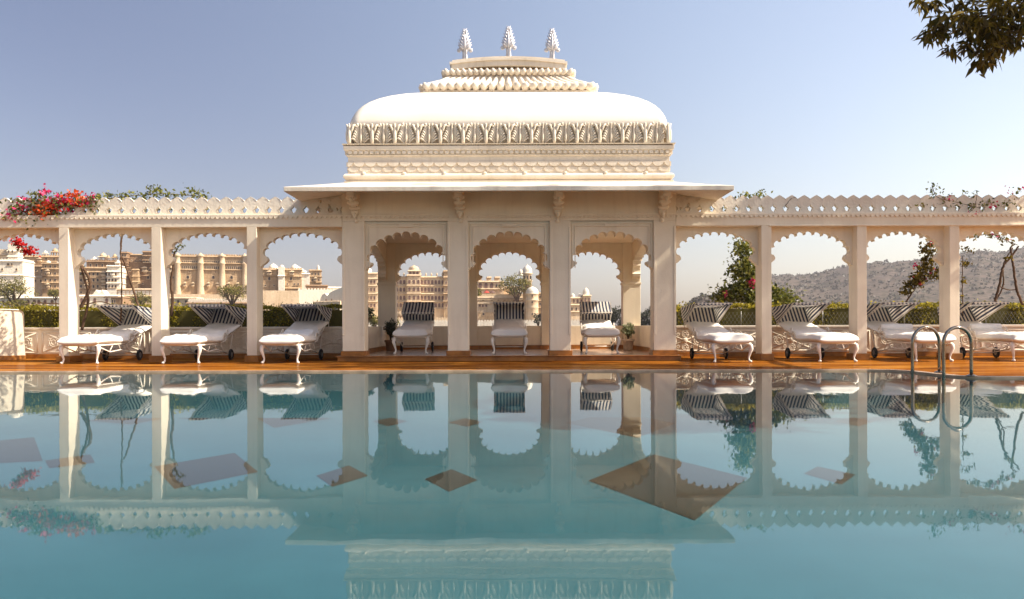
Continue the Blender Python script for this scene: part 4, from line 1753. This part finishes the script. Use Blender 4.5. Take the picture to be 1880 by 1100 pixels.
b.win((87, 95, 103), 504.5, 3, 4, -2, arch=False)
b.win((87, 95, 103), 516.5, 3, 4, -2)
b.win((87, 95, 103), 528, 3, 4, -2)
b.dome(86, 483, 477, 8, 1, SANDW)
b.dome(104, 483, 478, 8, 1, SANDW)
# C: the long white waterside arcade
b = Bld('waterside_arcade', 'long low white arcade with small cupola at the water below the left palace', 54, 262, 4)
b.block('wall', -30, 125, 545, SANDW, 0, 6, cor=(546.5,))
b.block('roof_pavilion', 8, 33, 541, SANDW, 1, 4, yb=545)
b.dome(20, 541, 536, 10, 3, SANDW)
b.win((40, 52, 63, 71, 82, 94.5), 558, 5, 7, 0, MAROON)
b.win((8, 18, 28), 558, 4, 6, 0, MAROON)
# D: five-storey block with sunlit side
b = Bld('palace_building', 'tall five storey palace block with rooftop kiosks and a sunlit right face, second arch', 183, 296, 10)
b.block('wall', 140, 200, 491, SAND, 0, 12, cor=(492, 499, 509, 520, 531))
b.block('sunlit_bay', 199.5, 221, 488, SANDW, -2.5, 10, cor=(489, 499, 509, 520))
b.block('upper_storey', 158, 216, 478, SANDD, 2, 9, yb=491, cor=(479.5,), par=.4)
b.chhatri(182, 478, 461, 13, 5, SANDL)
b.chhatri(202, 478, 463, 9, 5, SAND)
b.chhatri(167, 480, 469, 9, 5, SANDW)
b.chhatri(192, 478, 466, 6, 4, SAND)
b.chhatri(213, 488, 476, 8, 1, SANDW)
for y in (506, 517, 528.5):
    b.win((145, 152, 159, 166, 173, 180, 187, 194), y, 3.4, 5, 0, arch=False)
    b.win((203, 208.5, 214), y, 2.6, 4.2, -2.5)
b.win((165, 175, 185, 196, 206), 489, 3.6, 5, 2)
for px in (162, 190):
    for y in (507, 518, 529.5):
        b.bay(px, y, y - 9, 6.5, 0, SANDL)
b.bay(209, 506, 497, 7, -2.5, SANDW)
b.win((152, 166, 180, 194), 539, 2.6, 4)
# white gabled range in front of D
b = Bld('waterside_building', 'low white gabled range with two arched doors below the five storey block', 178, 270, 8)
b.block('wall', 140, 214, 541, SANDW, 0, 6, cor=(543,))
for px in (176, 186):
    m = MB()
    m.prism([(b.X(px - 6), b.Z(541)), (b.X(px), b.Z(532)), (b.X(px + 6), b.Z(541))], .3, 5, 'y')
    m.build('gable', SANDW, b.r, local=True)
b.win((152, 162, 174.5, 195), 556, 4.4, 8, 0, MAROON)
b.win((205, 209), 556, 2.6, 6, 0)
# E: brown rough block
b = Bld('palace_building', 'rough brown stone palace block with square turrets, right of the five storey block', 252, 304, 8)
b.block('wall', 222, 284, 474, SANDD, 0, 14, cor=(480, 492, 506), par=.35)
b.block('turret', 227, 238, 463, SANDD, -2, 6, yb=489, cor=(465, 474, 484))
b.block('turret', 264, 282, 461, SANDD, -1.5, 8, yb=484, cor=(463, 470, 478))
b.block('turret', 238, 264, 466, SAND, 1.5, 6, yb=475, cor=(467,))
b.block('buttress', 248, 257, 494, SAND, -2.5, 3, cor=(496, 508, 518), batter=.5)
b.win((271,), 512, 4, 5.5, 0)
b.bay(266, 499, 489, 8, 0, SANDL)
b.bay(243, 514, 505, 7, 0, SAND)
b.bay(232, 506, 497, 7, 0, SANDL)
b.win((240, 261, 273, 279), 498, 2.6, 3.4, 0)
b.win((266.5, 271, 275.5, 280), 482, 2.6, 4, -1.5)
b.win((230, 235), 472, 2.4, 4, -2)
b.win((243, 250, 257), 481, 2.4, 3.4, 0)
b.win((243, 262, 277), 522, 2.2, 3, 0)
b = Bld('terrace_wall', 'cream panelled terrace wall with a brown roof below the brown block', 250, 280, 5, cat='wall')
b.block('wall', 216, 284, 530, SANDL, 0, 5, cor=(531, 543))
for i in range(9):
    b.block('panel', 219 + 7 * i, 224 + 7 * i, 534, SANDW, -.15, .14, yb=541)
b.block('shed_roof', 214, 244, 546, SANDD, -9, 8, yb=560, cor=(547,))
# F: the fortress wall with tall buttress towers
b = Bld('fortress_palace', 'massive sandstone fortress wall with tall round buttresses in the third arch', 384, 300, 11)
b.block('wall', 306, 466, 469, SAND, 0, 16, cor=(471, 483, 495), par=.45)
b.block('roof_room', 405, 428, 465.5, SANDL, 3, 6, yb=470)
for px, w in ((331, 9), (370, 10), (407, 9.5), (446, 8)):
    m = MB()
    k = b.k
    r = w * k / 2
    prof = [(r * 1.5, 0), (r * 1.45, b.Z(545)), (r * 1.28, b.Z(536)), (r * 1.1, b.Z(505)), (r, b.Z(486)), (r * 1.25, b.Z(484.5)), (r * 1.25, b.Z(482.5)), (r * .95, b.Z(482)), (r * .95, b.Z(472)), (r * 1.3, b.Z(471)),
            (r * 1.3, b.Z(469.5)), (r * .6, b.Z(467)), (.05, b.Z(464.5))]
    m.lathe(prof, (b.X(px), -.3, 0), 16, 1, .9)
    m.build('buttress', SANDL, b.r, local=True)
b.block('base', 316, 466, 541, SANDL, -4, 5, batter=1.5)
for px0, px1 in ((337, 364), (376, 402), (412, 441)):
    for i in range(8):
        x = px0 + (px1 - px0) * (i + .5) / 8
        b.win((x,), 482, 1.7, 3, 0)
        b.win((x,), 493.5, 1.9, 4.5, 0)
b.win((348, 391.5, 423), 512, 4.2, 5.5, 0)
b.win((318, 323), 512, 2.4, 4, 0)
for px in (343, 357, 383, 399, 418, 434):
    b.bay(px, 526, 518, 5, 0, SANDL)
b.bay(320, 500, 489, 8, 0, SANDL)
b.win((351, 395, 428), 500.5, 2.8, 2.4, 0, SANDD, False)
b = Bld('waterside_building', 'cream flat roofed houses at the water below the fortress wall', 385, 262, 4)
b.block('wall', 306, 362, 546, SANDL, 0, 7, cor=(547,))
b.block('white_terrace', 350, 470, 551, SANDW, -2, 7, par=.35)
b.block('shed', 352, 470, 556, SANDD, -4, 1.8, cor=(557,))
b.win((329, 343, 352), 556, 4, 4.5, 0, arch=False)
# H: twin towers and white ramparts
b = Bld('palace_building', 'two sandstone towers with white domes and a sunlit buttress, fourth arch', 532, 300, 12)
b.block('tower', 483, 515, 494, SAND, 0, 12, cor=(495, 507), par=.4)
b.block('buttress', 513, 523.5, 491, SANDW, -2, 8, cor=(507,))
b.block('tower', 523, 553, 494, SAND, 0, 12, cor=(495, 507, 529), par=.4)
b.dome(502, 494, 481, 17, 5, SANDW)
b.dome(518, 491, 485, 8, 1.5, SANDW)
b.dome(540, 494, 482, 16, 5, SANDW)
b.block('stair_tower', 551, 567, 501, SANDW, 1, 10, cor=(502,))
for px, y in ((549, 488), (554, 491), (559, 494.5), (564, 498)):
    b.dome(px, y + 7, y, 7, 3, SANDW, 'stepped_cupola')
b.block('rear_tower', 566, 587, 494, SAND, 2, 8, cor=(495, 506, 517))
b.dome(581.5, 494, 483, 5.5, 4, SANDW, 'spire')
b.win((497,), 514.5, 4, 5.5, 0)
b.win((534.5,), 514.5, 4, 5.5, 0)
b.win((528, 541, 547), 523, 2.2, 3, 0)
b.bay(497, 505, 497, 8, 0, SANDL)
b.bay(536, 505, 497, 8, 0, SANDL)
b.bay(577, 515, 508, 6, 2, SANDL)
b.win((571, 577, 583), 504, 2.4, 4, 2)
b.win((571, 577, 583), 515, 2.4, 4, 2)
b.win((490, 505), 526, 2.2, 3, 0)
b = Bld('rampart', 'bright white crenellated rampart below the twin towers with a dark shed on top', 560, 284, 14, cat='wall')
b.block('wall', 548, 640, 532, SANDW, 0, 6, par=.5)
b.block('lower_wall', 480, 550, 534, SANDL, -.5, 6)
b.block('shed', 562, 600, 522, SANDD, 4, 6, cor=(523, 528))
b.block('shed_roof', 592, 640, 525, SANDW, 6, 6, cor=(526,))
b = Bld('gabled_house', 'grey shaded house with a stepped gable wall right of the white rampart', 612, 262, -32, cat='house')
m = MB()
g = [(584, 565), (584, 549), (588, 541), (594, 538), (599, 543), (604, 538), (612, 534), (622, 531), (640, 524), (640, 565)]
m.prism([(b.X(x), b.Z(y)) for x, y in g], 0, 8, 'y')
m.build('wall', SANDW, b.r, local=True)
b.win((597, 609), 554, 1.6, 5, 0, SANDD, False)
b.block('garden_wall', 583, 640, 555, SANDL, -3, .6, par=.3)
# I: the long arched palace
b = Bld('palace_building', 'long cream palace with four rows of arched windows in the left pavilion arch', 755, 300, 7)
b.block('wall', 664, 822, 507, SANDL, 0, 14, cor=(508.5, 524.5, 539, 553.5, 566))
b.block('corner_bay', 664, 695, 501, SANDL, -2, 10, cor=(502.5, 512, 524.5, 539, 553.5))
b.block('central_bay', 748, 772, 504, SANDL, -2, 8, cor=(506, 524, 538.5, 553, 566))
b.block('corner_tower', 814, 826, 496, SAND, -1.5, 8, cor=(498, 509, 524, 539, 553))
b.block('terrace', 660, 830, 585, SANDL, -8, 8, par=.45)
b.dome(677, 501, 488, 14, 2, SANDW)
b.block('kiosk_room', 750, 771, 496, SANDL, -1.2, 5, yb=505, cor=(497.5,))
b.dome(760, 496, 485.5, 18, 1.3, SANDL, ribs=16)
for y in (521.5, 535.5, 550.5, 564):
    b.win([717 + 6.36 * i for i in range(16) if not 747 < 717 + 6.36 * i < 773], y, 4.4, 7, 0, MAROON)
    b.win((752, 760, 768), y, 4.4, 7, -2, MAROON)
    b.win((672, 677.5, 683.5, 689.5), y, 3.2, 6, -2, MAROON)
    b.win((818.5,), y, 2.6, 5, -1.5, MAROON)
b.win((753.5, 760, 766.5), 504.5, 4.4, 5.5, -1.2, MAROON)
for i in range(12):
    px = 702 + 10 * i
    m = MB()
    m.lathe([(.25, 0), (.2, .4), (.35, .7), (.05, 1.3)], (b.X(px), .3, b.Z(507)), 8)
    m.build('roof_finial', SANDL, b.r, local=True)
for px in (728, 736):
    m = MB()
    m.prism([(b.X(px - 10), b.Z(580)), (b.X(px), b.Z(571)), (b.X(px + 10), b.Z(580))], -7.6, -2, 'y')
    m.build('gable', SANDL, b.r, local=True)
# J: terrace palace and round domed tower
b = Bld('palace_building', 'cream palace with three big arched windows above an umbrella terrace, middle pavilion arch', 905, 296, 6)
b.block('upper_house', 864, 928, 514, SANDL, 5, 10, cor=(515.5, 529))
for x0, x1 in ((880, 887), (898, 905), (913, 921)):
    b.block('attic', x0, x1, 505.5, SANDL, 7, 5, yb=515, cor=(507,))
b.block('terrace_wall', 858, 968, 545, SANDL, 0, 18, cor=(546, 549, 556.5), par=.0)
b.block('terrace_parapet', 858, 968, 541, SANDL, 0, .4, yb=545.5, par=.25)
b.block('lower_wall', 858, 968, 574, SAND, -5, 6)
b.block('rear_house', 924, 966, 523, SANDL, 12, 6, cor=(524,))
b.win((873, 883.6, 894.5, 905), 527.5, 6.4, 9, 5, MAROON)
b.win((914, 920), 526, 3, 5, 5)
b.win((881, 886.5, 893), 563.5, 3.8, 4.5, 0, MAROON, False)
b.win((887, 903, 915, 926, 944, 960), 552, 4, 1.2, 0, SANDD, False)
b.win((886,), 579, 3.4, 4, -5, arch=False)
for px, mt, lab in ((884.5, MAROON, 'left dark umbrella on the palace terrace'), (905, MAROON, 'dark umbrella on the palace terrace right of the red one'),
                    (894.5, REDC, 'small red umbrella between two dark ones on the palace terrace'), (953, CANV, 'cream umbrella on the palace terrace beside the round tower')):
    c = b.r.matrix_basis @ Vector((b.X(px), 2.5, b.Z(545)))
    u = thing('terrace_umbrella', lab, 'umbrella', c, 0, 'umbrellas on the palace terrace')
    m = MB()
    m.lathe([(1.15, 1.55), (1.0, 1.7), (.5, 2.1), (.05, 2.4)], (0, 0, 0), 10, smooth=False)
    m.build('canopy', mt, u, local=True)
    m = MB()
    m.tube([(0, 0, 0), (0, 0, 1.95)], .06, 6)
    m.build('pole', SANDD, u, local=True)
b = Bld('round_tower', 'round palace tower with two stacked ribbed white domes in the middle pavilion arch', 975, 288, 0, cat='tower')
m = MB()
r = 11.5 * b.k
x = b.X(977)
m.lathe([(r * 1.1, 0), (r * 1.02, b.Z(575)), (r, b.Z(566)), (r * 1.06, b.Z(565)), (r, b.Z(564)), (r, b.Z(553)), (r * 1.12, b.Z(552)), (r * 1.12, b.Z(551)), (r, b.Z(550)), (r, b.Z(541)), (r * 1.12, b.Z(540)), (r * 1.1, b.Z(539))], (x, 0, 0), 28)
m.build('shaft', SANDL, b.r, local=True)
b.dome(977, 540, 524, 22, 0, SANDW, ribs=16)
m = MB()
r2 = 8.5 * b.k
m.lathe([(r2, b.Z(570)), (r2, b.Z(516)), (r2 * 1.2, b.Z(515)), (r2 * 1.2, b.Z(514)), (r2 * .95, b.Z(513)), (r2 * .95, b.Z(502)), (r2 * 1.3, b.Z(500.5)), (r2 * 1.1, b.Z(499.5))], (b.X(969), 6, 0), 20)
m.build('upper_shaft', SANDL, b.r, local=True)
b.dome(969, 500, 482, 17, 6, SANDW, ribs=14)
b.dome(957, 502, 490, 9, 9, SANDW)
for y in (545.5, 557.5, 579):
    b.win((977,), y, 2.6, 4, -11.5 * b.k * 1.0, arch=True)
b.win((964, 969.5, 975), 511, 2.6, 6, 6 - r2 * .93)
b.block('side_house', 988, 1000, 537, SAND, 2, 8, cor=(538, 551, 564))
b.win((992, 996), 547, 2.4, 4, 2)
b.win((992, 996), 560, 2.4, 4, 2)
# K: the last pavilion of the palace
b = Bld('palace_building', 'small cream palace pavilion with three domes seen through the right pavilion arch', 1064, 300, 8)
b.block('wall', 1030, 1087, 558, SANDL, 0, 10, cor=(559.5, 572))
b.block('upper_storey', 1034, 1074, 545, SANDL, 1.5, 8, yb=558, cor=(546.5,))
b.block('corner_kiosk', 1072, 1086, 541, SANDL, .5, 4, yb=558, cor=(542.5,))
b.dome(1079, 541, 526, 12, 2.5, SANDW)
b.dome(1056, 545, 537, 8, 4, SANDW)
b.dome(1069, 545, 537, 8, 4, SANDW)
b.win((1041, 1048, 1055, 1062, 1069), 556, 3.6, 6.5, 1.5, MAROON)
b.win((1075.5, 1082.5), 556, 3.4, 9, .5, MAROON)
b.win((1042, 1050, 1058, 1066, 1074, 1082), 570, 3, 5, 0)
# a few houses in front of the pavilion's view
b = Bld('rampart', 'low white crenellated wall at the water under the arched palace', 880, 262, 0, cat='wall')
b.block('wall', 660, 1100, 590, SANDW, 0, 3, par=.45)


def far_tree(name, label, px0, px1, yt, yb, d, lm, n, group, leaf=None, cat='tree', trunk=True, zb=None):
    k = d / F
    pxc = (px0 + px1) / 2
    zb = (-2.2 if d > 100 else 0) if zb is None else zb
    c = P(pxc, 598, d)
    root = thing(name, label, cat, (c.x, d, zb), 0, group)
    W, zt, z0 = (px1 - px0) * k / 2, P(pxc, yt, d).z - zb, P(pxc, yb, d).z - zb
    H = (zt - z0) / 2 * 1.08
    W *= 1.2
    m = MB()
    m.tube([(0, 0, 0), (W * .04, 0, z0 + H * .3), (-W * .05, .1, z0 + H)], [W * .09, W * .07, W * .03], 7)
    for i in range(6):
        a = i * 1.05
        m.tube([(0, 0, z0 * .9 + H * .1), (W * .35 * math.cos(a), W * .3 * math.sin(a), z0 + H * .7), (W * .7 * math.cos(a), W * .6 * math.sin(a), z0 + H * 1.1)], [W * .045, W * .03, W * .012], 5)
    m.build('trunk', BARK, root, local=True)
    nb = 26
    bc = rng.normal(size=(nb, 3))
    bc /= np.linalg.norm(bc, axis=1, keepdims=True)
    bc = bc * rng.uniform(.35, .82, (nb, 1)) * np.array([W, W * .8, H * .85])
    bc[:, 2] = np.maximum(bc[:, 2], -.45 * H)
    bc = bc + np.array([0, 0, z0 + H])
    br = rng.uniform(.24, .46, nb) * min(W, H * 1.3)
    i = rng.integers(0, nb, n)
    u = rng.normal(size=(n, 3))
    u /= np.linalg.norm(u, axis=1, keepdims=True)
    p = bc[i] + u * br[i][:, None] * rng.uniform(.55, 1.05, (n, 1)) * np.array([1, 1, .75])
    v, q = leaf_geo(rng, p, leaf or 2.8 * k, .6)
    np_mesh('crown', v, q, lm, root, local=True)
    return root


FT = 'trees on the far shore'
far_tree('spreading_tree', 'broad olive green tree in front of the white tower at the left edge', -12, 62, 507, 557, 255, FARL, 2600, FT)
far_tree('bush', 'flat green bushes before the white arcade at the left edge', 2, 62, 549, 566, 250, FARL, 1300, FT, cat='bush')
far_tree('spreading_tree', 'small tree by the corner tower of the left beige range', 88, 116, 530, 548, 254, FARL, 700, FT)
far_tree('spreading_tree', 'round green tree below the brown palace block', 240, 276, 537, 566, 255, FARL, 1000, FT)
far_tree('spreading_tree', 'open crowned tree in front of the fortress wall', 398, 455, 518, 558, 250, FARL, 1500, FT)
far_tree('spreading_tree', 'dense dark green tree against the round domed tower', 922, 976, 501, 551, 290, FARL, 2400, FT)
far_tree('spreading_tree', 'dark green treetop at the left edge of the middle pavilion arch', 862, 884, 524, 548, 285, FARL, 700, FT)
far_tree('spreading_tree', 'green tree at the left rear pillar of the pavilion under the arched palace', 712, 732, 577, 606, 160, FARL, 900, FT)
far_tree('spreading_tree', 'pale green tree seen through the pavilion side arch', 676, 700, 572, 606, 150, FARL, 1000, FT)
far_tree('bush', 'dark hedge end bush at the left side of the pavilion', 662, 684, 556, 608, 24, DARKL, 1500, FT, .07, 'bush', zb=0)
far_tree('palm', 'dark ragged palm at the foot of the round tower', 978, 998, 573, 600, 200, DARKL, 500, FT)
DT = 'dark trees across the water'
for x0, x1, yt, lab in ((1098, 1136, 560, 'dark tree on the far bank just left of the potted bush'), (1124, 1166, 556, 'dark tree on the far bank behind the right rear pillar'),
                        (1154, 1192, 559, 'dark tree on the far bank inside the pavilion side arch'), (1180, 1218, 557, 'dark tree on the far bank at the right pavilion pier'),
                        (1205, 1250, 562, 'rightmost dark tree of the bank, partly behind the hedge')):
    far_tree('dark_tree', lab, x0, x1, yt, 612, 170, DARKL, 2200, DT)


# hill: ridge traced in bearings, a slope with real depth in front of it
SCRUB = m_leaf('dry_hill_scrub', (.048, .043, .026), (.078, .067, .042), (.115, .095, .063), .1)


def hill(ridge, d0, d1, d2, name, mat, seed, amp, scrub, size):
    r2 = np.random.default_rng(seed)
    xs = np.array([p[0] for p in ridge], float)
    ys = np.array([p[1] for p in ridge], float)
    na, nd = 340, 60
    px = np.linspace(xs[0], xs[-1], na)
    rz = np.array([P(a, b, d1).z for a, b in zip(px, np.interp(px, xs, ys))])
    vs = []
    ph = r2.uniform(0, 6, 12)
    for i in range(nd):
        t = i / (nd - 1)
        d = d0 + (d2 - d0) * t
        s = (d - d0) / (d1 - d0)
        prof = (math.sin(min(s, 1) * math.pi / 2) ** 1.25) if s <= 1 else max(0, 1 - ((d - d1) / (d2 - d1)) ** 1.5)
        for j in range(na):
            x = (px[j] - CX) * d / F
            w = amp * math.sin(math.pi * min(1, max(0, s * .9)))
            nz = (math.sin(x * .016 + ph[0] + d * .004) + .6 * math.sin(x * .037 + ph[1] - d * .011) + .4 * math.sin(x * .07 + d * .03 + ph[2]) + .25 * math.sin(x * .15 + ph[3]) * math.sin(d * .09 + ph[4])) * w * .5
            vs.append((x, d, -2.5 + (rz[j] + 2.5) * prof + nz * prof + r2.normal() * amp * .05 * prof))
    fs = []
    for i in range(nd - 1):
        for j in range(na - 1):
            a = i * na + j
            fs.append((a, a + 1, a + na + 1, a + na))
    m = MB()
    m.add(vs, fs, True)
    tag(m.build(name, mat), kind='structure')
    va = np.array(vs)
    front = va[:int(nd * (d1 - d0) / (d2 - d0) * 1.03) * na]
    N = int(scrub)
    k = r2.integers(0, len(front), N)
    c = front[k] + np.stack([r2.uniform(-1, 1, N) * (xs[-1] - xs[0]) * d1 / F / na, r2.uniform(-1, 1, N) * (d2 - d0) / nd * .5, np.zeros(N)], 1)
    c = c[c[:, 2] > 6] if d1 > 1000 else c
    sz = r2.uniform(.5, 1.3, len(c)) * size
    pts = np.repeat(c, 6, 0) + r2.normal(size=(len(c) * 6, 3)) * np.repeat(sz, 6)[:, None] * np.array([.5, .5, .28]) + np.array([0, 0, size * .2])
    v, q = leaf_geo(r2, pts, size, .7)
    tag(np_mesh('hill_scrub', v, q, SCRUB), kind='stuff')


hill([(1300, 560), (1360, 535), (1418, 514), (1480, 512), (1500, 509), (1530, 505), (1557, 499), (1593, 495), (1638, 490), (1673, 482), (1720, 476), (1769, 473), (1794, 468), (1840, 470), (1880, 464), (1960, 452),
      (2060, 446), (2200, 455), (2400, 474), (2700, 515), (3000, 560), (3300, 596)], 700, 1500, 2300, 'hill', HILLM, 3, 11, 8500, 3.2)
hill([(1225, 600), (1250, 572), (1272, 552), (1290, 546), (1312, 543), (1334, 546), (1356, 556), (1400, 570), (1480, 585), (1560, 600)], 420, 520, 640, 'near_hill', HILLM, 5, 1.5, 900, 1.6)
far_tree('lone_tree', 'tiny lone tree on the low hill right of the pavilion', 1284, 1300, 538, 549, 515, DARKL, 250, None, zb=P(1292, 547, 515).z - 1)
b = Bld('hilltop_fort', 'tiny pale fort on the crest of the distant hill at the right', 1802, 1500, 0, None, 'fort')
b.block('wall', 1790, 1828, 470, SANDL, 0, 14, yb=482)
b.block('keep', 1801, 1808, 467, SANDL, 3, 8, yb=474)
b.block('tower', 1816, 1822, 468.5, SANDL, 3, 8, yb=474)

# ------------------------------------------------------------------ the tree hanging into the top right corner
tree = thing('overhanging_tree', 'leafy branch of a tree hanging into the top right corner of the sky', 'tree', (9.6, 10.6, 0))
TD = 11.0
m = MB()
B0 = Vector((9.4, 10.8, 6.2))
vine(m, [(9.6, 10.6, 0), (9.75, 10.7, 2.2), (9.5, 10.8, 4.2), (9.4, 10.8, 6.2), (10.2, 11.4, 8.6), (11.6, 12.2, 11.0)], .24, .08, .004)
vine(m, [(9.5, 10.8, 4.6), (11.2, 13.6, 6.0), (12.8, 15.6, 7.4), (13.0, 15.3, 10.4)], .12, .04, .004)
trunk = m.build('trunk', BARK, tree)
tips = {'a': [(1880, -10), (1850, 10), (1812, 12), (1770, 8), (1700, -6)], 'b': [(1890, -5), (1845, 30), (1800, 42), (1760, 43), (1725, 46), (1690, 42)],
        'c': [(1890, 0), (1850, 45), (1812, 70), (1790, 100), (1805, 125)], 'd': [(1900, 20), (1875, 60), (1850, 85), (1835, 105)], 'e': [(1930, 40), (1900, 70), (1872, 90), (1868, 110)]}
m = MB()
vine(m, [tuple(B0), (8.4, 10.9, 6.0), tuple(P(1885, -5, TD))], .10, .04)
cl = []
for kk, t in tips.items():
    pts = vine(m, pxs([(1886 - (1886 - x) * .86, y * .84 - 6) for x, y in t], TD + random.uniform(-.3, .3)), .022, .006)
    cl.append(pts)
m.build('limb', BARK, tree)


def spray(centres, per, size, rx):
    """drooping rosettes of long leaves round every twig end"""
    V, Q = [], []
    for c in centres:
        c = np.array(c)
        n = per
        a = rng.uniform(0, 2 * np.pi, n)
        tilt = rng.uniform(-.2, 1.25, n)
        dr = np.stack([np.cos(a) * np.cos(tilt), np.sin(a) * np.cos(tilt), -np.sin(tilt)], 1)
        L = size * rng.uniform(.65, 1.25, n)
        p0 = c + rng.normal(size=(n, 3)) * rx
        side = np.cross(dr, np.array([0, 0, 1.0]) + rng.normal(size=(n, 3)) * .5)
        side /= np.linalg.norm(side, axis=1, keepdims=True) + 1e-9
        w = (L * .15)[:, None] * side
        p1 = p0 + dr * (L * .45)[:, None]
        dr2 = dr + np.array([0, 0, -.45])
        p2 = p1 + dr2 / np.linalg.norm(dr2, axis=1, keepdims=True) * (L * .55)[:, None]
        base = sum(len(x) for x in V)
        V.append(np.stack([p0, p1 - w, p2, p1 + w], 1).reshape(-1, 3))
        Q.append(np.arange(n * 4).reshape(n, 4) + base)
    return np.concatenate(V), np.concatenate(Q)


def corner(l):
    return [(1886 - (1886 - x) * .86, y * .84 - 6) for x, y in l]


cen = pxs(corner([(1678, 2), (1690, 8), (1702, 4), (1712, 10), (1728, 2), (1745, 5), (1690, 50), (1694, 62), (1686, 66), (1700, 60), (1697, 44), (1722, 58), (1730, 70), (1738, 62), (1745, 48), (1740, 74),
           (1752, 30), (1758, 50), (1764, 66), (1770, 82), (1755, 96), (1765, 105), (1775, 100), (1772, 42), (1780, 24), (1790, 40), (1790, 58), (1788, 76), (1784, 92), (1790, 112), (1800, 118), (1806, 104),
           (1812, 118), (1820, 124), (1818, 90), (1806, 78), (1810, 60), (1808, 40), (1800, 20), (1770, 10), (1790, 6), (1822, 10), (1826, 28), (1830, 48), (1832, 66), (1838, 82), (1832, 100), (1846, 96),
           (1850, 108), (1858, 90), (1866, 98), (1872, 82), (1866, 70), (1858, 58), (1850, 40), (1856, 22), (1846, 8), (1870, 10), (1872, 30), (1876, 48), (1884, 62), (1886, 20), (1892, 90), (1895, 50), (1815, 55), (1822, 72), (1795, 85), (1775, 60), (1850, 70), (1880, 76), (1864, 30), (1838, 30), (1882, 40)]), TD)
cen = [tuple(np.array(c) + rng.normal(size=3) * np.array([.03, .3, .03])) for c in cen]
v1, q1 = spray(cen, 22, .18, .045)
# the rest of the crown, out of the picture to the upper right, plus clumps added for shade
big = rng.normal(size=(330, 3))
big /= np.linalg.norm(big, axis=1, keepdims=True)
big = big * rng.uniform(.5, 1, (330, 1)) * np.array([2.1, 2.0, 1.5]) + np.array([10.7, 10.6, 7.6])
up = rng.normal(size=(430, 3)) * np.array([.8, .75, 2.0]) + np.array([12.0, 12.2, 11.4])  # added out of view: leaves that shade the middle of the deck
side = np.stack([13 + rng.normal(0, .35, 150), np.zeros(150), rng.uniform(5.8, 11.2, 150)], 1)  # added out of view: slanting clumps that shade the right arcade
side[:, 1] = 15.95 - (side[:, 2] - 5.8) * .20 + rng.normal(0, .22, 150)
big = np.concatenate([big, up, side])
keep = [p for p in big if CX + F * p[0] / p[1] > 1900 or 598 - F * (p[2] - CZ) / p[1] < -60]
v2, q2 = spray(keep, 22, .24, .12)
np_mesh('crown', np.concatenate([v1, v2]), np.concatenate([q1, q2 + len(v1)]), TREEL, tree)


# ------------------------------------------------------------------ the dusty air
m = MB()
m.box(-2700, 2700, -70, 2450, -6.2, 175)
HZ = bpy.data.materials.new('dusty_air')
HZ.use_nodes = True
ht = HZ.node_tree
ht.nodes.remove(ht.nodes['Principled BSDF'])
pv = ht.nodes.new('ShaderNodeVolumePrincipled')
pv.inputs['Color'].default_value = (.84, .82, .86, 1)
pv.inputs['Density'].default_value = .00017
pv.inputs['Anisotropy'].default_value = .2
for k in ('Density Attribute', 'Color Attribute', 'Temperature Attribute'):
    if k in pv.inputs:
        pv.inputs[k].default_value = ''
ht.links.new(pv.outputs[0], ht.nodes['Material Output'].inputs['Volume'])
tag(m.build('haze', HZ), kind='stuff')
S.cycles.volume_bounces = 0
